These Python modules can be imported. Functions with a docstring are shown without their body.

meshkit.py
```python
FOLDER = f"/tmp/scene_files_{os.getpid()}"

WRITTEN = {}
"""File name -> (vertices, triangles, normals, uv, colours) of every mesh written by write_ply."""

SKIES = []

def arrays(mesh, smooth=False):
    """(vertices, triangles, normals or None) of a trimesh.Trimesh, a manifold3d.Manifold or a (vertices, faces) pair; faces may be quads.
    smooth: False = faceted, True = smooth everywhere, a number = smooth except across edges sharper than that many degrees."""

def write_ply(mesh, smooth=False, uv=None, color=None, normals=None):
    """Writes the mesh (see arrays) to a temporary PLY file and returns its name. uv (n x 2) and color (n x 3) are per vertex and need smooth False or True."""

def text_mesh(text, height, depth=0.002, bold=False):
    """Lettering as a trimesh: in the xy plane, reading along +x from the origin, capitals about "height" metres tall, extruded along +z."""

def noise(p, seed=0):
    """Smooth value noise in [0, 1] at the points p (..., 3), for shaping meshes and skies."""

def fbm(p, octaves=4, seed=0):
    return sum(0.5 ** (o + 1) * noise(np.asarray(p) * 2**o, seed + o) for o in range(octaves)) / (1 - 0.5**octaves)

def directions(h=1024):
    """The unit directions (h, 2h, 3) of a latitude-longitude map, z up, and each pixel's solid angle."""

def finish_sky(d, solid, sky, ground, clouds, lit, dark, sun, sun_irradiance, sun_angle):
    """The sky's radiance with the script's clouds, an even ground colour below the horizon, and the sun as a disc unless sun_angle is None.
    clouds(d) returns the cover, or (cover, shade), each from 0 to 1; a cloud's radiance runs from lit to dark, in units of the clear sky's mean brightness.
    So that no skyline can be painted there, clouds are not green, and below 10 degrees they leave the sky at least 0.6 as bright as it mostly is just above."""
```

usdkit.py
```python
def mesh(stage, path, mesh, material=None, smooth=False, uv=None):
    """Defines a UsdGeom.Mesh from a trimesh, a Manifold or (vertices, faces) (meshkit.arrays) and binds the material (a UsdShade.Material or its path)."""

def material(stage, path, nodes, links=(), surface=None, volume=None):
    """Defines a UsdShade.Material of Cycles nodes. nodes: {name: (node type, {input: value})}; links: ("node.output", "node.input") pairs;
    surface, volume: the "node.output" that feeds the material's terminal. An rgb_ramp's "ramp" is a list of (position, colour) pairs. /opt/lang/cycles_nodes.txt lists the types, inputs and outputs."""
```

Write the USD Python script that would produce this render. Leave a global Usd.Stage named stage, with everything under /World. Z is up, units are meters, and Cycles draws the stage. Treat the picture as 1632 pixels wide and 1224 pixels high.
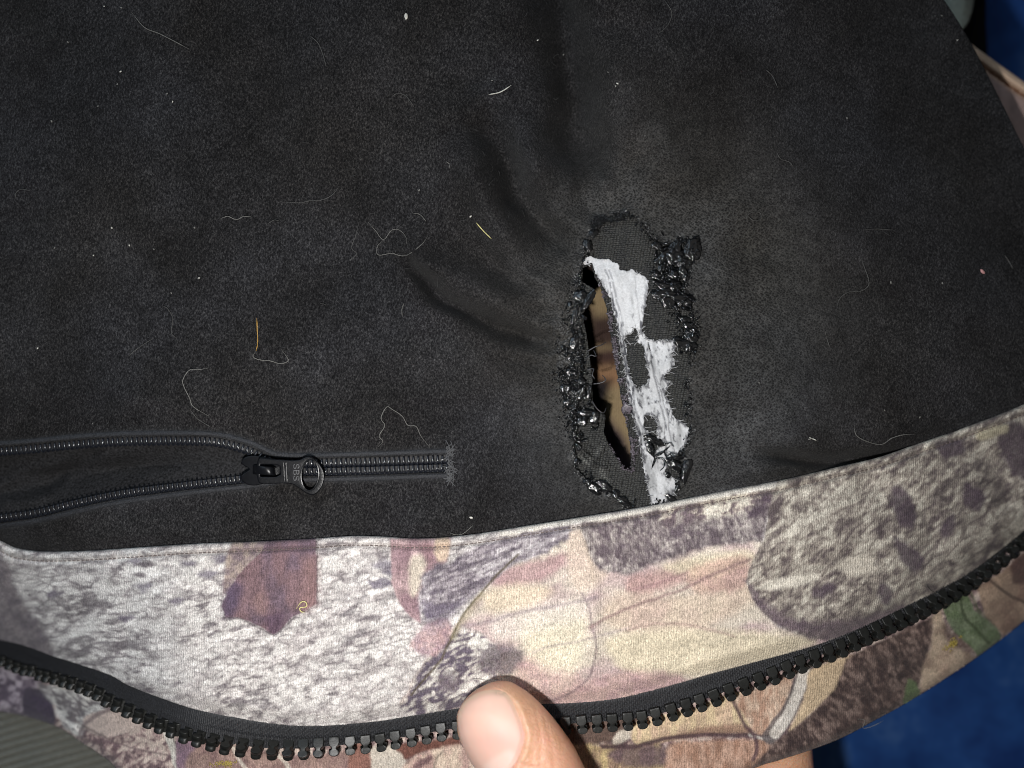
import math, random
import numpy as np, trimesh, shapely, usdkit, meshkit
from scipy.spatial import Delaunay
from shapely.geometry import Polygon
from pxr import Usd, UsdGeom, UsdLux, UsdShade, Sdf, Gf, Vt

# ------------------------------------------------------------------ stage, camera, lamps
stage = Usd.Stage.CreateInMemory()
UsdGeom.Xform.Define(stage, '/World')
S = 0.000125            # metres of fabric per picture unit (a picture 1632 wide is 20.4 cm of jacket)
H = 0.180               # lens above the cloth
cam = UsdGeom.Camera.Define(stage, '/World/camera')
cam.AddTranslateOp().Set(Gf.Vec3d(0, 0, H))
cam.CreateHorizontalApertureAttr(36.0)
cam.CreateFocalLengthAttr(36.0 * H / (1632 * S))
cam.CreateFStopAttr(7.0)
cam.CreateFocusDistanceAttr(H - 0.001)
cam.CreateClippingRangeAttr(Gf.Vec2f(0.005, 10))
cam.CreateExposureAttr(0.0)


def lamp_to(light, pos, target):
    d = np.array(pos, float) - np.array(target, float)
    z = d / np.linalg.norm(d)
    x = np.cross([0, 1, 0.01], z); x /= np.linalg.norm(x)
    y = np.cross(z, x)
    light.AddTransformOp().Set(Gf.Matrix4d(*x, 0, *y, 0, *z, 0, *pos, 1))


flash = UsdLux.DiskLight.Define(stage, '/World/flash_lamp')       # the telephone's own light, beside the lens
flash.CreateRadiusAttr(0.0045)
flash.CreateIntensityAttr(1640.0)
flash.CreateColorAttr(Gf.Vec3f(1.0, 0.98, 0.955))
lamp_to(flash, ((690 - 816) * S, (612 - 880) * S, 0.158), ((760 - 816) * S, (612 - 780) * S, 0))
window = UsdLux.RectLight.Define(stage, '/World/window_light')     # soft cool daylight of the room
window.CreateWidthAttr(0.5); window.CreateHeightAttr(0.5)
window.CreateIntensityAttr(2.0)
window.CreateColorAttr(Gf.Vec3f(0.68, 0.84, 1.0))
lamp_to(window, (-0.34, 0.36, 0.50), (0, 0, 0))
room = UsdLux.RectLight.Define(stage, '/World/room_light')         # light thrown back by the room
room.CreateWidthAttr(0.9); room.CreateHeightAttr(0.9)
room.CreateIntensityAttr(0.2)
room.CreateColorAttr(Gf.Vec3f(1.0, 0.93, 0.84))
lamp_to(room, (0.5, 0.1, 0.8), (0, 0, -0.03))

# ------------------------------------------------------------------ helpers
rng = np.random.default_rng(7)
random.seed(7)
used = {}


def numbered(path):
    n = used.get(path, 0); used[path] = n + 1
    return path if n == 0 else f'{path}_{n:03d}'


def tag(p, label=None, cat=None, group=None, kind=None):
    p = p.GetPrim() if hasattr(p, 'GetPrim') else p
    for k, v in (('label', label), ('category', cat), ('group', group), ('kind', kind)):
        if v: p.SetCustomDataByKey(k, v)
    return p


def thing(name, label, cat, group=None):
    x = UsdGeom.Xform.Define(stage, numbered('/World/' + name))
    return tag(x, label, cat, group)


def obj(name, mesh, mat, parent=None, smooth=True, col=None, label=None, kind=None):
    base = str(parent.GetPath()) if parent is not None else '/World'
    m = usdkit.mesh(stage, numbered(base + '/' + name), mesh, mat, smooth=smooth)
    if col is not None:
        UsdGeom.PrimvarsAPI(m).CreatePrimvar('col', Sdf.ValueTypeNames.Color3fArray, 'vertex').Set(Vt.Vec3fArray.FromNumpy(np.asarray(col, np.float32)))
    p = m.GetPrim()
    tag(p, label=label, kind=kind)
    return p


def W(px, py, z=0.0):
    """A spot of the jacket, in picture units, at height z, as a point of the world."""
    k = (H - np.asarray(z)) / H
    return np.stack([(np.asarray(px) - 816) * S * k, (612 - np.asarray(py)) * S * k, np.asarray(z) + 0 * k], -1)


def sst(a, b, x):
    t = np.clip((np.asarray(x, float) - a) / (b - a), 0, 1)
    return t * t * (3 - 2 * t)


def spline(pts, n=8, closed=False):
    p = np.array(pts, float)
    if closed: p = np.vstack([p[-1], p, p[0], p[1]])
    else: p = np.vstack([2 * p[0] - p[1], p, 2 * p[-1] - p[-2]])
    out = []
    t = np.linspace(0, 1, n, endpoint=False)[:, None]
    for i in range(1, len(p) - 2):
        a, b, c, d = p[i - 1], p[i], p[i + 1], p[i + 2]
        out.append(0.5 * ((2 * b) + (c - a) * t + (2 * a - 5 * b + 4 * c - d) * t**2 + (3 * b - a - 3 * c + d) * t**3))
    if not closed: out.append(p[-2][None])
    return np.vstack(out)


def resample(line, step, closed=False):
    line = np.array(line, float)
    if closed: line = np.vstack([line, line[:1]])
    d = np.r_[0, np.cumsum(np.linalg.norm(np.diff(line, axis=0), axis=1))]
    n = max(2, int(round(d[-1] / step)))
    t = np.linspace(0, d[-1], n + 1)
    if closed: t = t[:-1]
    return np.stack([np.interp(t, d, line[:, k]) for k in range(line.shape[1])], 1)


def pdist(P, line, closed=False):
    line = np.array(line, float)
    if closed: line = np.vstack([line, line[:1]])
    best = np.full(len(P), 1e9)
    for a, b in zip(line[:-1], line[1:]):
        ab = b - a
        t = np.clip(((P - a) @ ab) / max(ab @ ab, 1e-9), 0, 1)
        best = np.minimum(best, ((P - a - t[:, None] * ab) ** 2).sum(1))
    return np.sqrt(best)


def sdist(P, poly):
    """Distance to a closed outline, negative inside."""
    inside = shapely.contains_xy(Polygon(poly).buffer(0), P[:, 0], P[:, 1])
    d = pdist(P, poly, True)
    return np.where(inside, -d, d)


def nz(P, sx, sy=None, seed=0, oct=1, ang=0.0):
    sy = sy or sx
    c, s = math.cos(ang), math.sin(ang)
    u, v = P[:, 0] * c + P[:, 1] * s, -P[:, 0] * s + P[:, 1] * c
    q = np.stack([u / sx + 13.7, v / sy + 7.1, np.full(len(P), 0.37 + seed * 3.1)], 1)
    return meshkit.noise(q, seed) if oct == 1 else meshkit.fbm(q, oct, seed)


def rough_edge(poly, step, amp, seed, size=7.0):
    """A closed outline with a ragged, burnt look."""
    r = resample(poly, step, True)
    t = np.roll(r, -1, 0) - np.roll(r, 1, 0)
    n = np.stack([t[:, 1], -t[:, 0]], 1) / np.maximum(np.linalg.norm(t, axis=1, keepdims=True), 1e-9)
    k = (nz(r, size, seed=seed, oct=3) - 0.5) * 2 * amp
    out = Polygon(r + n * k[:, None]).buffer(0)
    if out.geom_type != 'Polygon': out = max(out.geoms, key=lambda g: g.area)
    return np.array(out.exterior.coords)[:-1]


def sheet(outline, holes=(), step=3.0, finer=None):
    """Triangles that fill an outline less its holes: picture coordinates and faces."""
    shp = Polygon(outline, [h for h in holes]).buffer(0)
    x0, y0, x1, y1 = shp.bounds
    gx, gy = np.meshgrid(np.arange(x0, x1, step), np.arange(y0, y1, step * 0.87))
    gx = gx + (np.arange(gx.shape[0]) % 2)[:, None] * step / 2
    g = np.stack([gx.ravel(), gy.ravel()], 1)
    if finer is not None:
        (fx0, fy0, fx1, fy1), fs = finer
        g = g[~((g[:, 0] > fx0) & (g[:, 0] < fx1) & (g[:, 1] > fy0) & (g[:, 1] < fy1))]
        hx, hy = np.meshgrid(np.arange(fx0, fx1, fs), np.arange(fy0, fy1, fs))
        g = np.vstack([g, np.stack([hx.ravel(), hy.ravel()], 1)])
    geoms = list(shp.geoms) if shp.geom_type == 'MultiPolygon' else [shp]
    rims = []
    for q in geoms:
        for r in (q.exterior, *q.interiors):
            rims.append(resample(np.array(r.coords)[:-1], (min(step, finer[1] if finer else step)) * 0.8, True))
    rim = np.vstack(rims)
    core = shp.buffer(-0.45 * (finer[1] if finer else step))
    shapely.prepare(core)
    g = g[shapely.contains_xy(core, g[:, 0], g[:, 1])]
    g = g + (rng.random(g.shape) - 0.5) * 0.1
    P = np.vstack([g, rim])
    F = Delaunay(P).simplices
    c = P[F].mean(1)
    shapely.prepare(shp)
    F = F[shapely.contains_xy(shp, c[:, 0], c[:, 1])]
    a, b, d = P[F[:, 0]], P[F[:, 1]], P[F[:, 2]]
    flip = ((b - a)[:, 0] * (d - a)[:, 1] - (b - a)[:, 1] * (d - a)[:, 0]) > 0     # y runs down the picture
    F[flip] = F[flip][:, ::-1]
    return P, F


def skirted(P, F, z, drop, col=None):
    """World mesh of a sheet with its rim turned down by drop, so that the cloth has a thickness."""
    V = W(P[:, 0], P[:, 1], z)
    e = np.vstack([F[:, [0, 1]], F[:, [1, 2]], F[:, [2, 0]]])
    key = np.sort(e, 1)
    _, idx, cnt = np.unique(key, axis=0, return_index=True, return_counts=True)
    e = e[idx[cnt == 1]]
    rim = np.unique(e)
    m = np.full(len(V), -1); m[rim] = len(V) + np.arange(len(rim))
    V2 = np.vstack([V, V[rim] - [0, 0, drop]])
    F2 = np.vstack([F, np.stack([e[:, 1], e[:, 0], m[e[:, 0]]], 1), np.stack([e[:, 1], m[e[:, 0]], m[e[:, 1]]], 1)])
    return (V2, F2), (None if col is None else np.vstack([col, col[rim]]))


def tube(path, rad, seg=6):
    path = np.asarray(path, float); n = len(path)
    rad = np.broadcast_to(rad, n)
    t = np.gradient(path, axis=0); t /= np.maximum(np.linalg.norm(t, axis=1, keepdims=True), 1e-12)
    up = np.tile([0.13, 0.21, 0.97], (n, 1))
    a = np.cross(t, up); la = np.linalg.norm(a, axis=1, keepdims=True)
    a = np.where(la > 0.05, a / np.maximum(la, 1e-9), [1.0, 0, 0]); b = np.cross(t, a)
    th = np.arange(seg) * 2 * np.pi / seg
    V = (path[:, None] + rad[:, None, None] * (np.cos(th)[None, :, None] * a[:, None] + np.sin(th)[None, :, None] * b[:, None])).reshape(-1, 3)
    i, j = np.meshgrid(np.arange(n - 1), np.arange(seg), indexing='ij')
    p, q = (i * seg + j).ravel(), (i * seg + (j + 1) % seg).ravel()
    F = np.vstack([np.stack([p, q, q + seg], 1), np.stack([p, q + seg, p + seg], 1)])
    V = np.vstack([V, path[:1], path[-1:]])
    k = np.arange(seg)
    F = np.vstack([F, np.stack([(k + 1) % seg, k, np.full(seg, n * seg)], 1), np.stack([(n - 1) * seg + k, (n - 1) * seg + (k + 1) % seg, np.full(seg, n * seg + 1)], 1)])
    return V, F


def join(parts):
    V, F, n = [], [], 0
    for v, f in parts:
        V.append(v); F.append(np.asarray(f) + n); n += len(v)
    return np.vstack(V), np.vstack(F)


def plate(outline, z0, z1, bevel, holes=(), notch=False):
    """A flat piece with softened top and bottom rims; outline in any unit, thickness along z."""
    parts = []
    rings = [np.array(outline)] + [np.array(h) for h in holes]
    P0 = Polygon(outline, holes)
    zm = (z0 + z1) / 2
    levels = [(z0, bevel), (z0 + bevel, 0)] + ([(zm - 0.08 * (z1 - z0), 0), (zm, 0.02), (zm + 0.08 * (z1 - z0), 0)] if notch else []) + [(z1 - bevel, 0), (z1 - 0.3 * bevel, 0.35 * bevel), (z1, bevel)]
    for r in rings:
        sgn = 1
        t = np.roll(r, -1, 0) - np.roll(r, 1, 0)
        n = np.stack([t[:, 1], -t[:, 0]], 1) / np.maximum(np.linalg.norm(t, axis=1, keepdims=True), 1e-9)
        test = r + n * bevel * 0.5
        if shapely.contains_xy(P0, test[:, 0], test[:, 1]).mean() < 0.5: n = -n
        parts.append((r, n))
    V, F, off, tops, bots = [], [], 0, [], []
    for r, n in parts:
        k = len(r)
        for z, b in levels: V.append(np.column_stack([r + n * b, np.full(k, z)]))
        ccw = Polygon(r).exterior.is_ccw ^ (r is not rings[0])
        for L in range(len(levels) - 1):
            i = np.arange(k); p, q = off + L * k + i, off + L * k + (i + 1) % k
            f = np.vstack([np.stack([p, q, q + k], 1), np.stack([p, q + k, p + k], 1)])
            F.append(f if Polygon(r).exterior.is_ccw == (r is rings[0]) else f[:, ::-1])
        bots.append(off + np.arange(k)); tops.append(off + (len(levels) - 1) * k + np.arange(k)); off += k * len(levels)
    V = np.vstack(V)
    for ids, sign in ((np.concatenate(tops), 1), (np.concatenate(bots), -1)):
        q = V[ids][:, :2]
        T = Delaunay(q).simplices; c = q[T].mean(1)
        inner = [V[x][:, :2] for x in (tops if sign > 0 else bots)]
        T = T[shapely.contains_xy(Polygon(inner[0], inner[1:]).buffer(1e-9), c[:, 0], c[:, 1])]
        a, b, d = q[T[:, 0]], q[T[:, 1]], q[T[:, 2]]
        ar = (b - a)[:, 0] * (d - a)[:, 1] - (b - a)[:, 1] * (d - a)[:, 0]
        T = np.where((ar * sign < 0)[:, None], T[:, ::-1], T)
        F.append(ids[T])
    return V, np.vstack(F)


def lin(*c):
    c = np.array(c, float) / 255
    return np.where(c < 0.04045, c / 12.92, ((c + 0.055) / 1.055) ** 2.4)


# ------------------------------------------------------------------ materials
def M(name, nodes, links, surface='p.BSDF'):
    return usdkit.material(stage, '/World/Looks/' + name, nodes, links, surface=surface)


POS = {'g': ('geometry', {})}
# black fleece; col.r: how bare and knit-like the cloth is, col.g: scorched and glossy, col.b: paler band along the pocket slot
lining_mat = M('black_fleece', {**POS,
    'a': ('attribute', {'attribute': 'col'}), 'sep': ('separate_color', {'color_type': 'rgb'}),
    'nap': ('mapping', {'rotation': (0, 0, -0.9), 'scale': (1.0, 0.62, 1.0)}),
    'n1': ('noise_texture', {'scale': 3100.0, 'detail': 2.0, 'roughness': 0.7}),
    'n6': ('noise_texture', {'scale': 330.0, 'detail': 4.0, 'roughness': 0.6}), 'm6': ('map_range', {'from_min': 0.3, 'from_max': 0.7, 'to_min': 0.78, 'to_max': 1.22}),
    'mul6': ('mix_color', {'blend_type': 'multiply', 'fac': 1.0, 'use_clamp': False}),
    'r1': ('rgb_ramp', {'ramp': [(0.33, (0.005, 0.0049, 0.0053)), (0.46, (0.0132, 0.0128, 0.0136)), (0.56, (0.0235, 0.0229, 0.0236)), (0.70, (0.054, 0.053, 0.0525))]}),
    'n3': ('noise_texture', {'scale': 60.0, 'detail': 3.0}),
    'm3': ('map_range', {'from_min': 0.3, 'from_max': 0.7, 'to_min': 0.66, 'to_max': 1.34}),
    'map': ('mapping', {'rotation': (0, 0, 0.6), 'scale': (1.0, 1.25, 1.0)}),
    'v': ('voronoi_texture', {'scale': 1950.0, 'randomness': 0.8}),
    'r2': ('rgb_ramp', {'ramp': [(0.05, (0.010, 0.0098, 0.0094)), (0.22, (0.0175, 0.0172, 0.0165)), (0.42, (0.032, 0.0316, 0.030)), (0.66, (0.056, 0.055, 0.052))]}),
    'n4': ('noise_texture', {'scale': 5200.0, 'detail': 1.0}),
    'm4': ('map_range', {'from_min': 0.25, 'from_max': 0.75, 'to_min': 0.45, 'to_max': 1.55}),
    'mx': ('mix_color', {'blend_type': 'mix'}),
    'n5': ('noise_texture', {'scale': 30.0, 'detail': 2.0}), 'r5': ('rgb_ramp', {'ramp': [(0.36, (1.03, 0.99, 0.95)), (0.64, (0.97, 0.985, 1.04))]}),
    'hue': ('mix_color', {'blend_type': 'multiply', 'fac': 1.0, 'use_clamp': False}),
    'mul': ('mix_color', {'blend_type': 'multiply', 'fac': 1.0, 'use_clamp': False}),
    'mul2': ('mix_color', {'blend_type': 'multiply', 'fac': 1.0}),
    'pale': ('mix_color', {'blend_type': 'mix', 'b': (0.055, 0.058, 0.062)}),
    'pm': ('math', {'math_type': 'multiply', 'value2': 0.6}),
    'char': ('mix_color', {'blend_type': 'mix', 'b': (0.007, 0.0072, 0.0082)}),
    'cm': ('math', {'math_type': 'multiply', 'value2': 0.75}),
    'ro': ('map_range', {'from_min': 0.0, 'from_max': 1.0, 'to_min': 0.92, 'to_max': 0.34, 'clamp': True}),
    'sp': ('map_range', {'from_min': 0.0, 'from_max': 1.0, 'to_min': 0.12, 'to_max': 0.6, 'clamp': True}),
    'hm': ('mix_float', {}), 'inv': ('math', {'math_type': 'multiply', 'value1': 1.0}),
    'b': ('bump', {'strength': 0.9, 'distance': 0.00028}),
    'p': ('principled_bsdf', {'sheen_weight': 0.03, 'sheen_roughness': 0.5})},
    [('a.color', 'sep.color'), ('g.position', 'nap.vector'), ('nap.vector', 'n1.vector'), ('g.position', 'n6.vector'), ('n6.fac', 'm6.value'), ('g.position', 'n3.vector'), ('g.position', 'map.vector'), ('map.vector', 'v.vector'), ('g.position', 'n4.vector'),
     ('n1.fac', 'r1.fac'), ('v.distance', 'r2.fac'), ('sep.r', 'mx.fac'), ('r1.color', 'mx.a'), ('r2.color', 'mx.b'),
     ('n3.fac', 'm3.value'), ('mx.result', 'mul.a'), ('m3.result', 'mul.b'), ('n4.fac', 'm4.value'), ('g.position', 'n5.vector'), ('n5.fac', 'r5.fac'), ('mul.result', 'hue.a'), ('r5.color', 'hue.b'), ('hue.result', 'mul6.a'), ('m6.result', 'mul6.b'), ('mul6.result', 'mul2.a'), ('m4.result', 'mul2.b'),
     ('sep.b', 'pm.value1'), ('pm.value', 'pale.fac'), ('mul2.result', 'pale.a'), ('sep.g', 'cm.value1'), ('cm.value', 'char.fac'), ('pale.result', 'char.a'), ('char.result', 'p.base_color'),
     ('sep.g', 'ro.value'), ('ro.result', 'p.roughness'), ('sep.g', 'sp.value'), ('sp.result', 'p.specular_ior_level'),
     ('v.distance', 'inv.value2'), ('sep.r', 'hm.fac'), ('n1.fac', 'hm.a'), ('inv.value', 'hm.b'), ('hm.result', 'b.height'), ('b.normal', 'p.normal')])


def print_mat(name, rib=7600.0, ang=0.0, grain=0.48, rough=0.85):
    """Printed brushed cloth: the print comes with the mesh, the knit ribs and nap from the nodes."""
    return M(name, {**POS, 'a': ('attribute', {'attribute': 'col'}),
        'map': ('mapping', {'rotation': (0, 0, ang)}),
        'w': ('wave_texture', {'wave_type': 'bands', 'bands_direction': 'x', 'profile': 'sine', 'scale': rib / (2 * math.pi) * 0.52, 'distortion': 3.0, 'detail': 2.0, 'detail_scale': 1.6}),
        'n': ('noise_texture', {'scale': 3600.0, 'detail': 3.0, 'roughness': 0.7}),
        'st': ('mapping', {'rotation': (0, 0, ang), 'scale': (1.0, 0.28, 1.0)}),
        'nf': ('noise_texture', {'scale': 4200.0, 'detail': 2.0, 'roughness': 0.6}),
        'm1': ('map_range', {'from_min': 0.25, 'from_max': 0.75, 'to_min': 1 - grain, 'to_max': 1 + grain}),
        'm2': ('map_range', {'from_min': 0.25, 'from_max': 0.75, 'to_min': 1 - grain * 0.8, 'to_max': 1 + grain * 0.8}),
        'm3': ('map_range', {'from_min': 0.0, 'from_max': 1.0, 'to_min': 0.93, 'to_max': 1.05}),
        'x1': ('mix_color', {'blend_type': 'multiply', 'fac': 1.0, 'use_clamp': False}), 'x2': ('mix_color', {'blend_type': 'multiply', 'fac': 1.0, 'use_clamp': False}),
        'x3': ('mix_color', {'blend_type': 'multiply', 'fac': 1.0, 'use_clamp': False, 'use_clamp_result': True}),
        'ad': ('math', {'math_type': 'multiply_add', 'value2': 0.35}),
        'ad2': ('math', {'math_type': 'multiply_add', 'value2': 0.8}),
        'b': ('bump', {'strength': 0.75, 'distance': 0.00018}),
        'p': ('principled_bsdf', {'roughness': rough, 'sheen_weight': 0.12, 'sheen_roughness': 0.4, 'specular_ior_level': 0.25})},
        [('g.position', 'map.vector'), ('map.vector', 'w.vector'), ('g.position', 'n.vector'), ('g.position', 'st.vector'), ('st.vector', 'nf.vector'),
         ('n.fac', 'm1.value'), ('nf.fac', 'm2.value'), ('w.fac', 'm3.value'), ('a.color', 'x1.a'), ('m1.result', 'x1.b'), ('x1.result', 'x2.a'), ('m2.result', 'x2.b'),
         ('x2.result', 'x3.a'), ('m3.result', 'x3.b'), ('x3.result', 'p.base_color'), ('w.fac', 'ad.value1'), ('n.fac', 'ad.value3'), ('nf.fac', 'ad2.value1'), ('ad.value', 'ad2.value3'), ('ad2.value', 'b.height'), ('b.normal', 'p.normal')])


facing_mat = print_mat('camouflage_print')
shell_mat = print_mat('smooth_camouflage_print', grain=0.10)
membrane_mat = M('white_membrane', {**POS, 'a': ('attribute', {'attribute': 'col'}),
    'n': ('noise_texture', {'scale': 2600.0, 'detail': 4.0, 'roughness': 0.7}), 'm': ('map_range', {'from_min': 0.25, 'from_max': 0.75, 'to_min': 0.72, 'to_max': 1.12}),
    'x': ('mix_color', {'blend_type': 'multiply', 'fac': 1.0, 'use_clamp': False, 'use_clamp_result': True}),
    'b': ('bump', {'strength': 0.6, 'distance': 0.00014}), 'p': ('principled_bsdf', {'roughness': 0.55, 'specular_ior_level': 0.4})},
    [('g.position', 'n.vector'), ('n.fac', 'm.value'), ('a.color', 'x.a'), ('m.result', 'x.b'), ('x.result', 'p.base_color'), ('n.fac', 'b.height'), ('b.normal', 'p.normal')])
backing_mat = M('black_knit', {**POS, 'a': ('attribute', {'attribute': 'col'}),
    'map': ('mapping', {'rotation': (0, 0, 0.12), 'scale': (1.0, 1.5, 1.0)}),
    'v': ('voronoi_texture', {'scale': 1700.0, 'randomness': 0.3}), 'n': ('noise_texture', {'scale': 4200.0, 'detail': 3.0, 'roughness': 0.7}),
    'r': ('rgb_ramp', {'ramp': [(0.0, (0.062, 0.061, 0.056)), (0.35, (0.024, 0.024, 0.022)), (0.65, (0.004, 0.004, 0.004))]}),
    'm': ('map_range', {'from_min': 0.25, 'from_max': 0.75, 'to_min': 0.2, 'to_max': 1.9}),
    'x': ('mix_color', {'blend_type': 'multiply', 'fac': 1.0, 'use_clamp': False}), 'y': ('mix_color', {'blend_type': 'multiply', 'fac': 1.0, 'use_clamp': False}),
    'i': ('math', {'math_type': 'subtract', 'value1': 0.7}), 'ad': ('math', {'math_type': 'multiply_add', 'value2': 0.5}),
    'b': ('bump', {'strength': 1.0, 'distance': 0.0003}), 'p': ('principled_bsdf', {'roughness': 0.5, 'specular_ior_level': 0.5})},
    [('g.position', 'map.vector'), ('map.vector', 'v.vector'), ('g.position', 'n.vector'), ('v.distance', 'r.fac'), ('n.fac', 'm.value'), ('r.color', 'x.a'), ('m.result', 'x.b'), ('x.result', 'y.a'), ('a.color', 'y.b'), ('y.result', 'p.base_color'),
     ('v.distance', 'i.value2'), ('n.fac', 'ad.value1'), ('i.value', 'ad.value3'), ('ad.value', 'b.height'), ('b.normal', 'p.normal')])


def plain(name, col, rough=0.5, spec=0.5, nscale=2500.0, ndist=0.0001, var=0.25, **kw):
    return M(name, {**POS, 'n': ('noise_texture', {'scale': nscale, 'detail': 3.0, 'roughness': 0.6}),
        'm': ('map_range', {'from_min': 0.25, 'from_max': 0.75, 'to_min': 1 - var, 'to_max': 1 + var}),
        'c': ('color', {'value': tuple(col)}), 'x': ('mix_color', {'blend_type': 'multiply', 'fac': 1.0, 'use_clamp': False, 'use_clamp_result': True}),
        'b': ('bump', {'strength': 0.6, 'distance': ndist}), 'p': ('principled_bsdf', {'roughness': rough, 'specular_ior_level': spec, **kw})},
        [('g.position', 'n.vector'), ('n.fac', 'm.value'), ('c.color', 'x.a'), ('m.result', 'x.b'), ('x.result', 'p.base_color'), ('n.fac', 'b.height'), ('b.normal', 'p.normal')])


melt_mat = plain('melted_fibre', (0.005, 0.0053, 0.0062), 0.17, 0.75, 1300.0, 0.0002)
char_mat = plain('charred_crumb', (0.035, 0.034, 0.038), 0.35, 0.5)
purple_mat = plain('singed_edge', (0.10, 0.085, 0.10), 0.45, 0.6, var=0.8)
tooth_mat = plain('moulded_plastic', (0.012, 0.0125, 0.0115), 0.42, 0.4, 1500.0, 0.00004)
tape_mat = plain('zipper_tape', (0.017, 0.017, 0.019), 0.6, 0.45, 3500.0, 0.00015, 0.8)
coil_mat = plain('nylon_coil', (0.012, 0.0135, 0.019), 0.2, 0.8, 2000.0, 0.00003)
letter_mat = plain('pale_lettering', (0.035, 0.036, 0.040), 0.4, 0.5)  # letters a lighter grey than the pull tab
slider_mat = plain('painted_metal', (0.006, 0.0063, 0.0078), 0.28, 0.22, 1200.0, 0.00004, 0.2)
thread_mat = plain('sewing_thread', (0.16, 0.13, 0.12), 0.7, 0.3)
pocket_mat = plain('pocket_cloth', (0.020, 0.0197, 0.0208), 0.9, 0.15, 2200.0, 0.0002, 1.0)
woven_mat = plain('woven_tape', (0.024, 0.025, 0.029), 0.65, 0.4, 3800.0, 0.0002, 1.0)
fray_mat = plain('frayed_fibre', (0.33, 0.33, 0.335), 0.6, 0.4, var=0.6)
tack_mat = plain('tack_fibre', (0.075, 0.076, 0.08), 0.6, 0.4)
fuzz_mat = plain('fleece_fibre', (0.05, 0.0495, 0.05), 0.6, 0.4)
hair_grey = plain('pale_hair', (0.20, 0.195, 0.18), 0.5, 0.5)
hair_dim = plain('dull_hair', (0.095, 0.093, 0.088), 0.5, 0.5)
hair_white = plain('white_hair', (0.62, 0.60, 0.54), 0.5, 0.5)
hair_gold = plain('golden_hair', (0.52, 0.30, 0.07), 0.4, 0.5)
straw = plain('straw_bit', (0.66, 0.60, 0.26), 0.5, 0.5)
gold_fuzz = plain('yellow_fibre', (0.45, 0.35, 0.09), 0.5, 0.5)
pink_speck = plain('pink_speck', (0.55, 0.28, 0.27), 0.6, 0.4)
skin_mat = M('skin', {**POS, 'n': ('noise_texture', {'scale': 260.0, 'detail': 5.0, 'roughness': 0.65}),
    'r': ('rgb_ramp', {'ramp': [(0.3, (0.60, 0.315, 0.19)), (0.5, (0.67, 0.365, 0.235)), (0.7, (0.70, 0.355, 0.25))]}),
    'mp': ('mapping', {'rotation': (0, 0, -0.45), 'scale': (1.6, 0.8, 1.0)}), 'v': ('voronoi_texture', {'scale': 1500.0, 'feature': 'distance_to_edge'}), 'n2': ('noise_texture', {'scale': 1600.0, 'detail': 4.0}),
    'ad': ('math', {'math_type': 'multiply_add', 'value2': 0.5}),
    'b': ('bump', {'strength': 1.0, 'distance': 0.0002}),
    'p': ('principled_bsdf', {'roughness': 0.42, 'specular_ior_level': 0.45, 'subsurface_weight': 0.35, 'subsurface_scale': 0.0012, 'subsurface_radius': (1.0, 0.35, 0.18)})},
    [('g.position', 'n.vector'), ('n.fac', 'r.fac'), ('r.color', 'p.base_color'), ('g.position', 'mp.vector'), ('mp.vector', 'v.vector'), ('g.position', 'n2.vector'), ('v.distance', 'ad.value1'), ('n2.fac', 'ad.value3'), ('ad.value', 'b.height'), ('b.normal', 'p.normal')])
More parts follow.
